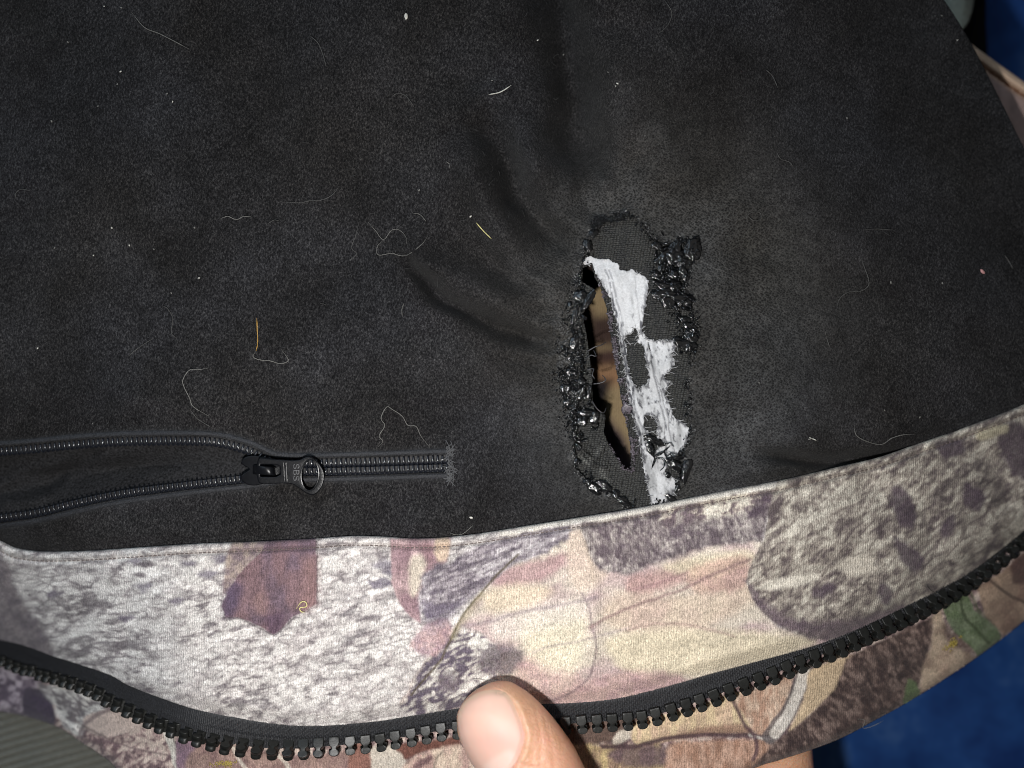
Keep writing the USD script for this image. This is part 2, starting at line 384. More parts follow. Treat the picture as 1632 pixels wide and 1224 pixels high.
nail_mat = M('fingernail', {**POS, 'a': ('attribute', {'attribute': 'col'}), 'mp': ('mapping', {'rotation': (0, 0, -0.4), 'scale': (1.0, 0.06, 1.0)}), 'n': ('noise_texture', {'scale': 1500.0, 'detail': 2.0}),
    'b': ('bump', {'strength': 0.25, 'distance': 0.00005}),
    'p': ('principled_bsdf', {'roughness': 0.5, 'specular_ior_level': 0.4, 'subsurface_weight': 0.25, 'subsurface_scale': 0.001, 'subsurface_radius': (1.0, 0.4, 0.25)})},
    [('a.color', 'p.base_color'), ('g.position', 'mp.vector'), ('mp.vector', 'n.vector'), ('n.fac', 'b.height'), ('b.normal', 'p.normal')])
blue_mat = M('blue_cloth', {**POS, 'n': ('noise_texture', {'scale': 38.0, 'detail': 5.0, 'roughness': 0.65}), 'r': ('rgb_ramp', {'ramp': [(0.36, (0.003, 0.030, 0.15)), (0.55, (0.012, 0.066, 0.25)), (0.70, (0.06, 0.14, 0.34))]}),
    'n2': ('noise_texture', {'scale': 1400.0, 'detail': 3.0}), 'b': ('bump', {'strength': 0.4, 'distance': 0.0002}), 'p': ('principled_bsdf', {'roughness': 0.75, 'specular_ior_level': 0.3})},
    [('g.position', 'n.vector'), ('n.fac', 'r.fac'), ('r.color', 'p.base_color'), ('g.position', 'n2.vector'), ('n2.fac', 'b.height'), ('b.normal', 'p.normal')])
ribbed_mat = plain('ribbed_cloth', (0.20, 0.20, 0.175), 0.85, 0.2, 1800.0, 0.0002, 0.35)
greygreen_mat = plain('grey_green_cloth', (0.30, 0.32, 0.27), 0.85, 0.2, 300.0, 0.0002, 0.3)
dark_mat = plain('dark_strip', (0.010, 0.010, 0.012), 0.9, 0.1)

# ------------------------------------------------------------------ the jacket's lines, in picture units
seam = spline([(-420, 700), (-250, 762), (-150, 808), (-80, 840), (-30, 852), (0, 864), (25, 875), (70, 880), (150, 878), (300, 868), (400, 864), (500, 859), (560, 855), (610, 856), (660, 859), (710, 857), (770, 850), (850, 837), (950, 821), (1040, 806), (1150, 784), (1250, 765), (1340, 744), (1400, 730), (1450, 713), (1550, 678), (1632, 646), (1720, 606)], 8)
edge_tape = spline([(-420, 880), (-250, 930), (-150, 966), (-80, 994), (-30, 1012), (0, 1022), (37, 1030), (74, 1043), (129, 1061), (176, 1077), (206, 1093), (257, 1113), (312, 1131), (368, 1143), (423, 1152), (478, 1157), (533, 1156), (600, 1150), (660, 1141), (722, 1132), (790, 1128), (872, 1124), (946, 1120), (1001, 1110), (1075, 1091), (1130, 1075), (1179, 1062), (1299, 1029), (1370, 1003), (1442, 969), (1489, 945), (1537, 919), (1585, 884), (1632, 846), (1720, 770)], 8)
tips = spline([(-420, 916), (-250, 966), (-150, 1002), (-80, 1029), (-30, 1046), (0, 1055), (37, 1069), (74, 1080), (110, 1090), (147, 1105), (176, 1122), (220, 1145), (265, 1165), (312, 1183), (368, 1198), (423, 1206), (478, 1208), (540, 1203), (600, 1196), (670, 1185), (722, 1176), (800, 1170), (880, 1169), (928, 1166), (983, 1162), (1030, 1157), (1084, 1142), (1131, 1126), (1179, 1108), (1227, 1091), (1289, 1066), (1346, 1045), (1394, 1022), (1442, 1000), (1489, 977), (1537, 949), (1585, 915), (1632, 874), (1720, 795)], 8)
hem_left = spline([(-420, 1000), (-250, 1056), (-150, 1090), (-90, 1110), (-40, 1124), (0, 1134), (37, 1141), (74, 1152), (103, 1165), (129, 1183), (158, 1202), (184, 1224), (230, 1290)], 6)
hem_right = spline([(1080, 1275), (1203, 1224), (1241, 1212), (1299, 1193), (1346, 1174), (1400, 1145), (1442, 1122), (1489, 1093), (1561, 1045), (1632, 990), (1740, 900)], 6)
side_edge = spline([(1290, -340), (1370, -200), (1440, -90), (1478, -40), (1505, 0), (1532, 42), (1556, 84), (1581, 133), (1605, 181), (1632, 235), (1670, 300), (1740, 400)], 6)
up_coil = spline([(-400, 742), (-250, 736), (-80, 726), (0, 720), (60, 715), (120, 709), (200, 704), (300, 703), (350, 706), (395, 718), (425, 732), (450, 738), (520, 738), (600, 736), (712, 732)], 8)
low_coil = spline([(-400, 800), (-300, 826), (-200, 838), (-80, 836), (0, 826), (60, 817), (130, 800), (200, 786), (300, 773), (395, 762), (430, 757), (455, 752), (520, 751), (600, 749), (712, 745)], 8)


def yat(line, x): return np.interp(x, line[:, 0], line[:, 1])


CREASES = [  # line, depth in mm, half width: negative depth stands proud
    ([(757, 150), (775, 200), (809, 262), (842, 340), (897, 397), (925, 415)], 1.9, 24), ([(715, 205), (758, 290), (795, 355), (850, 425)], -1.7, 34), ([(795, 180), (848, 245), (890, 320)], -1.2, 28),
    ([(850, -200), (868, -60), (900, 40), (914, 130), (925, 215), (960, 288)], 3.4, 40), ([(870, 285), (905, 292), (950, 300)], -0.8, 22), ([(975, 40), (990, 160), (1010, 265)], -1.5, 55),
    ([(630, 390), (660, 425), (704, 474), (776, 508), (853, 535), (905, 548)], 1.6, 14), ([(640, 370), (700, 430), (780, 470), (870, 498)], -1.3, 26), ([(745, 395), (790, 425), (842, 458), (890, 480)], 0.8, 18),
    ([(700, 530), (790, 570), (880, 620)], -0.5, 50), ([(640, 560), (720, 640), (820, 690)], 0.6, 40), ([(560, 90), (600, 200), (640, 300)], 0.7, 50), ([(480, 20), (520, 130), (560, 240)], -0.6, 60),
    ([(925, 470), (870, 452), (800, 420)], -0.45, 11), ([(922, 500), (860, 500), (790, 470)], 0.4, 9), ([(918, 575), (850, 578), (770, 560)], 0.4, 10), ([(912, 610), (850, 625), (780, 640)], -0.4, 12), ([(915, 690), (850, 700), (790, 690)], 0.35, 12), ([(960, 340), (945, 300), (925, 260)], 0.35, 10), ([(1010, 335), (1030, 280), (1050, 220)], -0.35, 18), ([(1120, 430), (1190, 400), (1270, 390)], 0.3, 20), ([(1110, 640), (1180, 660), (1260, 650)], 0.3, 18),
    ([(1185, 712), (1240, 722), (1300, 735), (1400, 728), (1470, 712)], 1.3, 10), ([(1230, 700), (1330, 706)], -0.6, 22),
    ([(1180, 330), (1270, 420), (1330, 520)], 0.7, 70), ([(200, 640), (120, 610), (40, 600)], 0.7, 45), ([(340, 590), (260, 630), (150, 630)], -0.5, 40),
    ([(600, 330), (560, 430), (560, 520)], 0.6, 60), ([(100, 340), (220, 420), (300, 520)], 0.6, 60), ([(380, 60), (420, 200), (440, 300)], 0.7, 70), ([(1240, 0), (1290, 140), (1380, 260)], 0.6, 80),
    ([(1632, 330), (1590, 430), (1600, 520)], 0.6, 50), ([(870, 700), (905, 760), (960, 800)], 0.5, 30), ([(1110, 520), (1160, 600), (1170, 700)], -0.6, 60)]


def drape(px, py):
    """Height of the cloth, in metres, without seams and layers."""
    px, py = np.asarray(px, float), np.asarray(py, float)
    shp = px.shape
    P = np.stack([px.ravel(), py.ravel()], 1)
    x, y = P[:, 0], P[:, 1]
    tl = np.clip((360 - x) / 360, 0, 1.3)
    tr = np.clip((x - 1230) / 400, 0, 1.4)
    z = -25 * tl**1.8 * sst(780, 1060, y) - 6.5 * tl**1.6
    z += -18 * tr**1.7 * (0.5 + 0.5 * sst(520, 900, y))
    z += -9 * sst(1250, 1640, x + (320 - y) * 0.42) * sst(620, 120, y)
    z += (nz(P, 330, seed=3, oct=2) - 0.5) * 3.0 + (nz(P, 95, seed=5, oct=2) - 0.5) * 1.7
    return (z * 1e-3).reshape(shp)


def creases(P):
    z = np.zeros(len(P))
    for line, d, w in CREASES:
        L = spline(line, 6)
        lo, hi = L.min(0) - 3 * w, L.max(0) + 3 * w
        k = np.where((P > lo).all(1) & (P < hi).all(1))[0]
        Q = P[k] + 22 * np.stack([nz(P[k], 70, seed=11, oct=2) - 0.5, nz(P[k], 70, seed=12, oct=2) - 0.5], 1)
        dd = pdist(Q, L)
        e = np.minimum(np.linalg.norm(P[k] - L[0], axis=1), np.linalg.norm(P[k] - L[-1], axis=1))
        z[k] -= 3.3 * d * np.exp(-(dd / (w * (0.7 + 0.7 * nz(P[k], 55, seed=13)))) ** 2) * sst(0, 90, e + 10)
    return z * 1e-3


hole = [(950, 350), (972, 348), (1001, 340), (1016, 351), (1041, 383), (1055, 393), (1080, 383), (1112, 388), (1111, 405), (1097, 418), (1097, 445), (1088, 459), (1098, 481), (1093, 496), (1108, 520), (1103, 550), (1094, 613), (1097, 662), (1102, 682), (1097, 710), (1086, 724), (1094, 746), (1090, 760), (1078, 770), (1078, 787), (1066, 801), (1038, 806), (1001, 808), (977, 787), (938, 768), (920, 746), (914, 697), (911, 672), (918, 640), (924, 600), (928, 560), (926, 520), (930, 491), (922, 459), (929, 422), (934, 393), (943, 373)]
slit = [(929, 427), (942, 421), (948, 442), (957, 458), (967, 491), (973, 533), (981, 580), (991, 638), (999, 677), (1005, 711), (1006, 749), (994, 748), (982, 727), (970, 709), (962, 687), (966, 662), (948, 653), (944, 633), (944, 604), (941, 577), (936, 540), (929, 503), (934, 486), (949, 462), (928, 449)]
hole_r = rough_edge(hole, 1.5, 4.5, 21, 6.0)
slit_r = rough_edge(slit, 1.2, 1.6, 22, 4.0)

jacket = thing('jacket', 'camouflage jacket lying open, black fleece lining burnt through beside the pocket zipper', 'jacket')

# ------------------------------------------------------------------ black lining with the burn hole and the pocket slot
slot_up = up_coil + [0, -7.5]
slot_low = low_coil + [0, 7.5]
slot = np.vstack([slot_up[slot_up[:, 0] <= 713], slot_low[::-1][slot_low[::-1][:, 0] <= 713]])
lin_seam = seam[(seam[:, 0] > -390) & (seam[:, 0] < 1715)] + [0, 14]
side = side_edge[(side_edge[:, 1] < 395)]
outline = np.vstack([[(-390, -340)], side, [(1720, 420)], lin_seam[::-1]])
slot = Polygon(slot).intersection(Polygon([(-330, 0), (1000, 0), (1000, 1000), (-330, 1000)]))
slot = np.array(slot.exterior.coords)[:-1]
P, F = sheet(outline, [hole_r, slot], 3.2, ((840, 300, 1180, 830), 2.0))
dh = np.where(pdist(P, hole[::2], True) < 400, pdist(P, hole, True), 400)
z_fuzz = (nz(P, 6, seed=31, oct=2) - 0.5) * 0.16e-3
zl = drape(P[:, 0], P[:, 1]) + creases(P)
zl += z_fuzz + 0.25e-3 * np.exp(-(dh / 7) ** 2) + (nz(P, 5, seed=32, oct=2) - 0.5) * 1.1e-3 * np.exp(-(dh / 14) ** 2)
ds = np.minimum(pdist(P, slot_up[::4]), pdist(P, slot_low[::4]))
ds = np.where(P[:, 0] > 720, 99, ds)
zl += 0.25e-3 * np.exp(-((ds - 4) / 5) ** 2)
dseam = yat(seam, P[:, 0]) - P[:, 1]
zl -= 0.9e-3 * sst(26, 2, dseam)
knit = np.exp(-(np.hypot((P[:, 0] - 1075) / 230, (P[:, 1] - 520) / 290)) ** 2.6)
knit = np.clip(knit * 1.25 + 0.35 * np.exp(-(dh / 70) ** 2), 0, 1) * (0.75 + 0.5 * nz(P, 60, seed=33, oct=2))
left_rim = np.exp(-(np.hypot((P[:, 0] - 905) / 40, (P[:, 1] - 560) / 130)) ** 2)
scorch = np.clip(1.3 * np.exp(-(dh / 12) ** 1.5) * sst(0.35, 0.6, nz(P, 7, seed=37, oct=2)) + 0.8 * left_rim * (nz(P, 6, seed=34, oct=2) > 0.5), 0, 1)
band_w = 3.5 + 2.5 * nz(P, 120, seed=35)
pale_band = np.exp(-((ds - 6) / band_w) ** 2) * (ds < 40) * (0.1 + 1.1 * nz(P, 4, seed=36, oct=2))  # paler band on both sides of the pocket slot
col = np.stack([np.clip(knit, 0, 1), scorch, np.clip(pale_band, 0, 1)], 1)
mesh, c2 = skirted(P, F, zl, 0.5e-3, col)
lining = obj('lining', mesh, lining_mat, jacket, col=c2, label='black fleece lining with a ragged melted hole')
LINE_P, LINE_Z = P, zl
from scipy.spatial import cKDTree
_tree = cKDTree(P)


def on_lining(q):
    q = np.atleast_2d(np.asarray(q, float))
    return LINE_Z[_tree.query(q)[1]]


# ------------------------------------------------------------------ the layers inside the hole
grown = np.array(Polygon(hole).buffer(26).exterior.coords)[:-1]
Pb, Fb = sheet(grown, [slit_r], 1.7)
zb = drape(Pb[:, 0], Pb[:, 1]) + creases(Pb) - 0.9e-3
db = sdist(Pb, slit)
zb += 0.35e-3 * np.exp(-(db / 5) ** 2) + (nz(Pb, 9, seed=41, oct=3) - 0.5) * 0.5e-3
ridge = np.sin((Pb[:, 1] - 0.12 * Pb[:, 0]) * 2 * math.pi / 6.2) * np.sin((Pb[:, 0] + 0.1 * Pb[:, 1]) * 2 * math.pi / 5.0 + np.floor(Pb[:, 1] / 6.2) * math.pi)
zb += 0.07e-3 * ridge * sst(425, 395, Pb[:, 1])
for line, w, h in (([(920, 706), (945, 740), (965, 745)], 5, 0.5), ([(925, 665), (938, 655), (962, 668)], 5, 0.5), ([(935, 725), (950, 732), (961, 715)], 4, 0.4)):
    zb += h * 1e-3 * np.exp(-(pdist(Pb, line) / w) ** 2)
cb = np.ones((len(Pb), 3)) * (0.75 + 0.8 * nz(Pb, 14, seed=42, oct=3))[:, None]
chalk = np.exp(-(pdist(Pb, [(958, 748), (966, 768)]) / 5) ** 2) + np.exp(-(pdist(Pb, [(923, 728), (940, 740)]) / 3) ** 2) + 0.6 * np.exp(-(pdist(Pb, [(940, 732), (953, 722), (958, 712)]) / 3) ** 2)
cb += 5 * chalk[:, None] * nz(Pb, 4, seed=44, oct=2)[:, None]
mesh, c2 = skirted(Pb, Fb, zb, 0.4e-3, cb)
backing = obj('backing_layer', mesh, backing_mat, jacket, col=c2, label='black knit inner layer laid bare in the burn hole')

white = [(929, 416), (934, 409), (942, 409), (955, 412), (972, 414), (985, 420), (990, 430), (998, 432), (1006, 429), (1021, 436), (1034, 447), (1032, 467), (1028, 490), (1025, 506), (1024, 525), (1031, 541), (1052, 543), (1075, 541), (1079, 552), (1070, 565), (1077, 580), (1068, 590), (1058, 601), (1067, 611), (1061, 628), (1068, 645), (1075, 665), (1090, 674), (1099, 682), (1097, 704), (1082, 720), (1077, 733), (1064, 742), (1060, 753), (1075, 763), (1078, 770), (1075, 787), (1064, 801), (1038, 808), (1033, 780), (1026, 748), (1021, 716), (1014, 687), (1003, 645), (998, 605), (990, 560), (982, 510), (972, 475), (960, 452), (948, 432), (942, 423), (932, 422)]
patches = [[(1012, 520), (1017, 528), (1018, 540), (1010, 547), (1001, 547), (993, 543), (996, 535), (1006, 531)],
           [(997, 548), (1008, 546), (1021, 546), (1027, 556), (1030, 580), (1034, 602), (1029, 614), (1016, 620), (1008, 606), (1002, 588), (998, 566)],
           [(1028, 664), (1036, 661), (1044, 666), (1048, 682), (1044, 688), (1034, 688), (1028, 678)],
           [(1026, 693), (1036, 688), (1048, 690), (1050, 700), (1062, 707), (1050, 712), (1042, 720), (1034, 712), (1028, 702)]]
white_r = rough_edge(white, 1.4, 4.2, 51, 4.0)
patch_r = [rough_edge(p, 1.2, 5.0, 52 + i, 3.6) for i, p in enumerate(patches)]
Pw, Fw = sheet(white_r, patch_r, 1.3)
zw = drape(Pw[:, 0], Pw[:, 1]) + creases(Pw) - 0.55e-3 + (nz(Pw, 30, seed=55, oct=3) - 0.5) * 0.7e-3 + 0.3e-3 * np.exp(-(pdist(Pw, [(990, 440), (1008, 500), (1012, 520)]) / 12) ** 2)
ln1 = spline([(966, 430), (975, 460), (982, 500), (989, 545), (999, 600), (1008, 650), (1020, 690), (1024, 710)], 6)
ln2 = spline([(1034, 545), (1040, 580), (1050, 625), (1058, 665), (1060, 700), (1063, 722)], 6)
ln3 = spline([(1046, 600), (1062, 650), (1066, 680), (1072, 712)], 6)
ln4 = spline([(1012, 440), (1016, 480), (1022, 520)], 6)
crack = np.zeros(len(Pw))
for L, dep in ((ln1, 1), (ln1 + [5, 0], 0.8), (ln2, 0.9), (ln3, 0.8), (ln4, 0.35)):
    Q = Pw + 3 * np.stack([nz(Pw, 12, seed=56) - 0.5, nz(Pw, 12, seed=57) - 0.5], 1)
    k = np.exp(-(pdist(Q, L) / 0.9) ** 2) * dep
    zw -= 0.35e-3 * k; crack = np.maximum(crack, k * (nz(Pw, 7, seed=58) > 0.3))
zw += 0.25e-3 * np.exp(-(pdist(Pw, ln1 + [10, 0]) / 6) ** 2)
cw = np.tile(np.array([0.68, 0.685, 0.70]), (len(Pw), 1))
grey = sst(0.40, 0.68, nz(Pw, 7, 26, seed=59, oct=3, ang=-0.2)) * (0.22 + 0.6 * sst(500, 580, Pw[:, 1]))
wear = sst(0.55, 0.68, nz(Pw, 5, 9, seed=60, oct=3)) * sst(-1, -9, -pdist(Pw, white, True)) * 0
dw = pdist(Pw, white, True)
for p in patches: dw = np.minimum(dw, pdist(Pw, p, True))
flecks = 0.9 * sst(0.55, 0.72, nz(Pw, 4.0, 9, seed=61, oct=3, ang=-0.2) + 0.22 * np.exp(-(dw / 5) ** 2) + 0.03 * sst(520, 600, Pw[:, 1]) - 0.04) * sst(430, 560, Pw[:, 1] + 60 * np.exp(-(dw / 5) ** 2))
cw *= (1 - 0.5 * grey)[:, None] * (1 - 0.22 * sst(520, 600, Pw[:, 1]) * (0.4 + 1.2 * nz(Pw, 22, seed=62, oct=2)))[:, None]
cw *= 1 - 0.9 * np.clip(flecks + 0.75 * crack, 0, 1)[:, None] * np.array([1, 1, 0.98])
mesh, c2 = skirted(Pw, Fw, zw, 0.25e-3, cw)
membrane = obj('membrane', mesh, membrane_mat, jacket, col=c2, label='torn white membrane strip inside the hole')

# torn fibres along the membrane's edge and round its gaps
r3 = np.random.default_rng(15)
parts = []
wl = resample(white, 2.0, True); pl_ = np.vstack([resample(p, 2.0, True) for p in patches])
for k in range(230):
    src = wl if k % 3 else pl_
    x, y = src[r3.integers(0, len(src))]
    if y < 500 and r3.random() < 0.6: continue
    a = r3.normal(0, 0.8) + (0 if x > 1020 else math.pi); l = 3 + 7 * r3.random() ** 1.5; t = np.linspace(-0.4, 1, 6)
    qx, qy = x + l * t * math.cos(a), y + l * t * math.sin(a) + r3.normal(0, 1.2) * t**2
    q_ = np.stack([qx, qy], 1)
    parts.append(tube(W(qx, qy, drape(qx, qy) + creases(q_) - 0.55e-3 + (0.1 + 0.45 * r3.random()) * 1e-3 * np.clip(t + 0.3, 0, 1)), S * (0.62 - 0.32 * t), 5))
obj('frayed_fibres', join(parts), fray_mat, membrane, kind='stuff')

# melted plastic: beads, curled strands and crumbs round the hole
beads, strands = [], []


def bead(x, y, a, b, ang, seed, lift=0.6, rough=0.5):
    m = trimesh.creation.icosphere(3)
    v = np.array(m.vertices)
    n = meshkit.fbm(v * 1.3 + seed * 5.7, 3, seed) - 0.5
    n2 = np.abs(meshkit.noise(v * 2.6 + seed * 3.3, seed + 9) - 0.5)
    n3 = 1 - np.abs(2 * meshkit.noise(v * 3.4 + seed * 7.9, seed + 31) - 1)
    v = v * (0.85 + rough * 2.2 * n - rough * 0.8 * n2 + rough * 0.55 * n3)[:, None]
    q = v[:, :2] * [a, b]
    c, s = math.cos(ang), math.sin(ang)
    px, py = x + q[:, 0] * c - q[:, 1] * s, y + q[:, 0] * s + q[:, 1] * c
    z0 = on_lining([(x, y)])[0]
    return W(px, py, z0 + lift * 1e-3 + v[:, 2] * min(a, b) * S * 0.42), np.array(m.faces)


def curl(x, y, r, turns, ang, seed, w=1.5, lift=1.0, drift=8):
    """A wandering drawn-out string of melted plastic."""
    rr = np.random.default_rng(100 + seed)
    n = 34
    t = np.linspace(0, 1, n)
    turn = np.cumsum(np.convolve(rr.normal(0, 1.0, n + 6), np.ones(7) / 7, 'valid')) * 0.55
    th = ang + turn + turns * 2.4 * t * rr.choice([-1, 1])
    step = 3.4 * r / n
    px, py = np.cumsum(np.cos(th)) * step, np.cumsum(np.sin(th)) * step
    px, py = x + px - px.mean(), y + py - py.mean()
    z0 = on_lining([(x, y)])[0]
    z = z0 + (0.35 * lift + 0.55 * np.convolve(rr.normal(0, 1.6, n + 8), np.ones(9) / 9, 'valid') + 0.3) * 1e-3
    wd = w * S * np.clip(0.45 + 0.9 * np.convolve(rr.random(n + 4), np.ones(5) / 5, 'valid') ** 2 * 1.7, 0.3, 1.7) * np.clip(np.sin(np.pi * np.clip(t, 0.05, 0.95)) * 2, 0.3, 1)
    return tube(W(px, py, z), wd, 7)


BEADS = [(955, 357, 8, 11, 0.5), (945, 374, 6, 10, 1.2), (938, 392, 5, 8, 1.4), (936, 398, 7, 5, 0.3), (1049, 389, 6, 5, 0.2), (1062, 401, 12, 8, -0.7), (1081, 394, 9, 11, 0.2), (1100, 396, 8, 13, 0.5), (1110, 402, 5, 9, 0.2),
         (1072, 412, 10, 8, -0.8), (1088, 412, 11, 7, 0.3), (1056, 424, 11, 7, -0.9), (1085, 432, 7, 13, 0.1), (1096, 441, 4, 7, 0.4), (1070, 440, 9, 8, 0.7), (1048, 440, 8, 6, 0.1), (1058, 456, 11, 6, 0.3), (1078, 455, 9, 6, -0.4), (1050, 468, 10, 5, 0.1),
         (1068, 470, 15, 6, 0.25), (1089, 480, 15, 7, 0.35), (1062, 484, 9, 5, 0.8), (1080, 492, 9, 5, 0.3), (1090, 508, 8, 6, 0.2), (1103, 519, 8, 7, 0.7), (1096, 530, 9, 8, 0.2), (1104, 540, 7, 10, 0.4), (1089, 550, 11, 6, 0.2), (1099, 555, 9, 6, -0.3),
         (938, 478, 5, 12, 0.55), (925, 470, 6, 7, 0.2), (918, 500, 5, 8, 0.2), (914, 545, 6, 7, 0.7), (912, 575, 8, 6, 0.4), (908, 598, 9, 7, 0.3), (905, 618, 7, 8, 0.1), (917, 626, 7, 13, -0.5), (928, 623, 6, 11, -0.6), (926, 607, 5, 4, 0), (938, 628, 4, 8, 0.2), (908, 645, 8, 6, 0.1),
         (932, 660, 8, 5, 0.1), (930, 672, 9, 4, 0.1), (945, 662, 6, 6, 0.2), (918, 690, 5, 8, 0.1), (920, 715, 4, 7, 0.2), (922, 740, 4, 6, 0.1), (935, 772, 9, 6, 0.5), (950, 780, 11, 7, 0.4), (963, 772, 9, 5, 0.5), (980, 786, 7, 5, 0.2), (995, 798, 9, 4, 0.5),
         (1070, 742, 8, 4, 0.5), (1082, 748, 7, 5, 0.3), (1090, 752, 5, 10, 0.2), (1066, 756, 7, 5, 0.4), (1076, 727, 9, 4, -0.1), (1070, 793, 7, 5, 0.6), (1080, 780, 5, 6, 0.2), (1036, 703, 7, 4, 0.5), (1047, 706, 8, 3, 0.4), (1034, 715, 5, 9, -0.4)]
for i, (x, y, a, b, ang) in enumerate(BEADS):
    obj('melted_bead', bead(x + 3 * math.sin(i * 9.1), y + 3 * math.sin(i * 5.3), a * (1.3 if x > 1030 else 1.15) * (0.5 + 0.8 * ((i * 37) % 11) / 10), b * (1.3 if x > 1030 else 1.15) * (0.5 + 0.8 * ((i * 23) % 11) / 10), ang, i, 0.1 + 0.5 * ((i * 7) % 5) / 5, 0.6), melt_mat, lining)
CURLS = [(1100, 398, 9, 0.9, 0.3), (1106, 402, 7, 0.8, 1.2), (1090, 388, 8, 0.7, 4.0), (1083, 420, 9, 0.9, 2.0), (1062, 430, 10, 1.0, 5.0), (1072, 448, 9, 1.1, 1.0), (1090, 470, 12, 0.6, 3.6), (1092, 483, 14, 0.55, 3.4), (1094, 488, 12, 0.5, 0.2), (1055, 474, 10, 0.7, 2.2),
         (1100, 520, 8, 1.0, 0.5), (1106, 532, 7, 0.9, 2.5), (1048, 450, 8, 1.1, 4.2), (1060, 396, 8, 0.6, 5.5), (918, 616, 11, 1.0, 2.0), (928, 622, 12, 0.7, 5.2), (940, 640, 8, 0.7, 0.9), (912, 590, 8, 1.1, 3.3), (900, 600, 7, 0.9, 0.4), (1086, 748, 12, 0.75, 5.6), (1050, 728, 15, 0.5, 2.3), (1066, 730, 12, 0.5, 0.4), (948, 680, 9, 0.8, 1.8), (924, 700, 12, 0.5, 2.2), (940, 766, 12, 0.55, 1.6), (957, 782, 9, 0.8, 4.5), (930, 505, 7, 0.9, 0.7), (918, 530, 7, 0.8, 3.0), (1040, 712, 10, 0.7, 1.7)]
for i, (x, y, r, tn, ang) in enumerate(CURLS):
    obj('melted_strand', curl(x, y, r, tn, ang, i, 1.5 + 0.5 * (i % 3), 0.9 + 0.2 * (i % 4)), melt_mat, lining)
for pts in ([(936, 560), (948, 553), (958, 550), (966, 545)], [(934, 572), (942, 566), (950, 568), (946, 558)], [(936, 589), (946, 588), (944, 597), (948, 604), (941, 596)], [(946, 612), (958, 610), (965, 606), (963, 601), (960, 598)], [(944, 640), (952, 652), (962, 658), (966, 650)], [(1058, 718), (1062, 728), (1070, 722), (1078, 724)], [(1035, 718), (1044, 730), (1056, 732), (1058, 744), (1052, 750)], [(1048, 700), (1060, 708), (1068, 706), (1074, 712)]):
    L = spline(pts, 6); t = np.linspace(0, 1, len(L))
    obj('melted_strand', tube(W(L[:, 0], L[:, 1], -0.3e-3 + 0.6e-3 * np.sin(3 * t)), 1.1 * S * (1.1 - 0.6 * t), 6), char_mat if pts[0][0] < 1000 else melt_mat, lining)


def crumbs(pts, sizes, zs, seed):
    r = np.random.default_rng(seed)
    o = trimesh.creation.icosphere(1)
    v0, f0 = np.array(o.vertices), np.array(o.faces)
    n = len(pts)
    A = r.normal(size=(n, 3, 3)); Q = np.linalg.qr(A)[0]
    sc = sizes[:, None] * np.exp(r.normal(0, 0.5, (n, 3)))
    v = np.einsum('nij,nkj->nki', Q, v0[None] * (1 + r.normal(0, 0.18, (n, len(v0), 1))) * sc[:, None])
    V = (W(pts[:, 0], pts[:, 1], zs)[:, None] + v * S).reshape(-1, 3)
    return V, (f0[None] + (np.arange(n) * len(v0))[:, None, None]).reshape(-1, 3)


hr = resample(hole, 1.0, True)


def near(line, n, spread, seed):
    r = np.random.default_rng(seed)
    return line[r.integers(0, len(line), n)] + r.normal(0, spread, (n, 2))


q = np.vstack([near(hr, 900, 3.5, 1), near(resample([(925, 470), (915, 520), (908, 570), (902, 610), (912, 650), (920, 690)], 1), 1100, 11, 2), near(resample([(1060, 400), (1072, 430), (1066, 470), (1092, 500), (1100, 545)], 1), 800, 11, 3), near(resample([(940, 370), (950, 352), (1000, 344)], 1), 260, 3, 5)])
q = q[(sdist(q, slit) > 1) & (nz(q, 16, seed=45, oct=2) > 0.42)]
rz = np.random.default_rng(4)
obj('melted_crumbs', crumbs(q, 0.7 + 1.3 * rz.random(len(q)) ** 2, on_lining(q) + 0.2e-3, 6), melt_mat, lining, kind='stuff')
sl = resample([(944, 425), (957, 459), (967, 491), (973, 533), (981, 580), (991, 638), (999, 677), (1005, 711), (1006, 751), (994, 749), (982, 727), (970, 709)], 1.0)
q = near(sl, 520, 1.7, 9); q[:, 0] += 3.0
q2 = near(resample([(962, 470), (972, 505), (978, 540), (985, 580), (996, 625), (1008, 690), (1014, 725)], 1), 600, 4, 8)
q = np.vstack([q, q2]); q = q[(sdist(q, slit) > -2) & (nz(q, 13, seed=46, oct=2) > 0.45)]
obj('singed_crumbs', crumbs(q, 0.6 + 0.9 * rz.random(len(q)) ** 2, drape(q[:, 0], q[:, 1]) - 0.45e-3, 10), purple_mat, backing, kind='stuff')

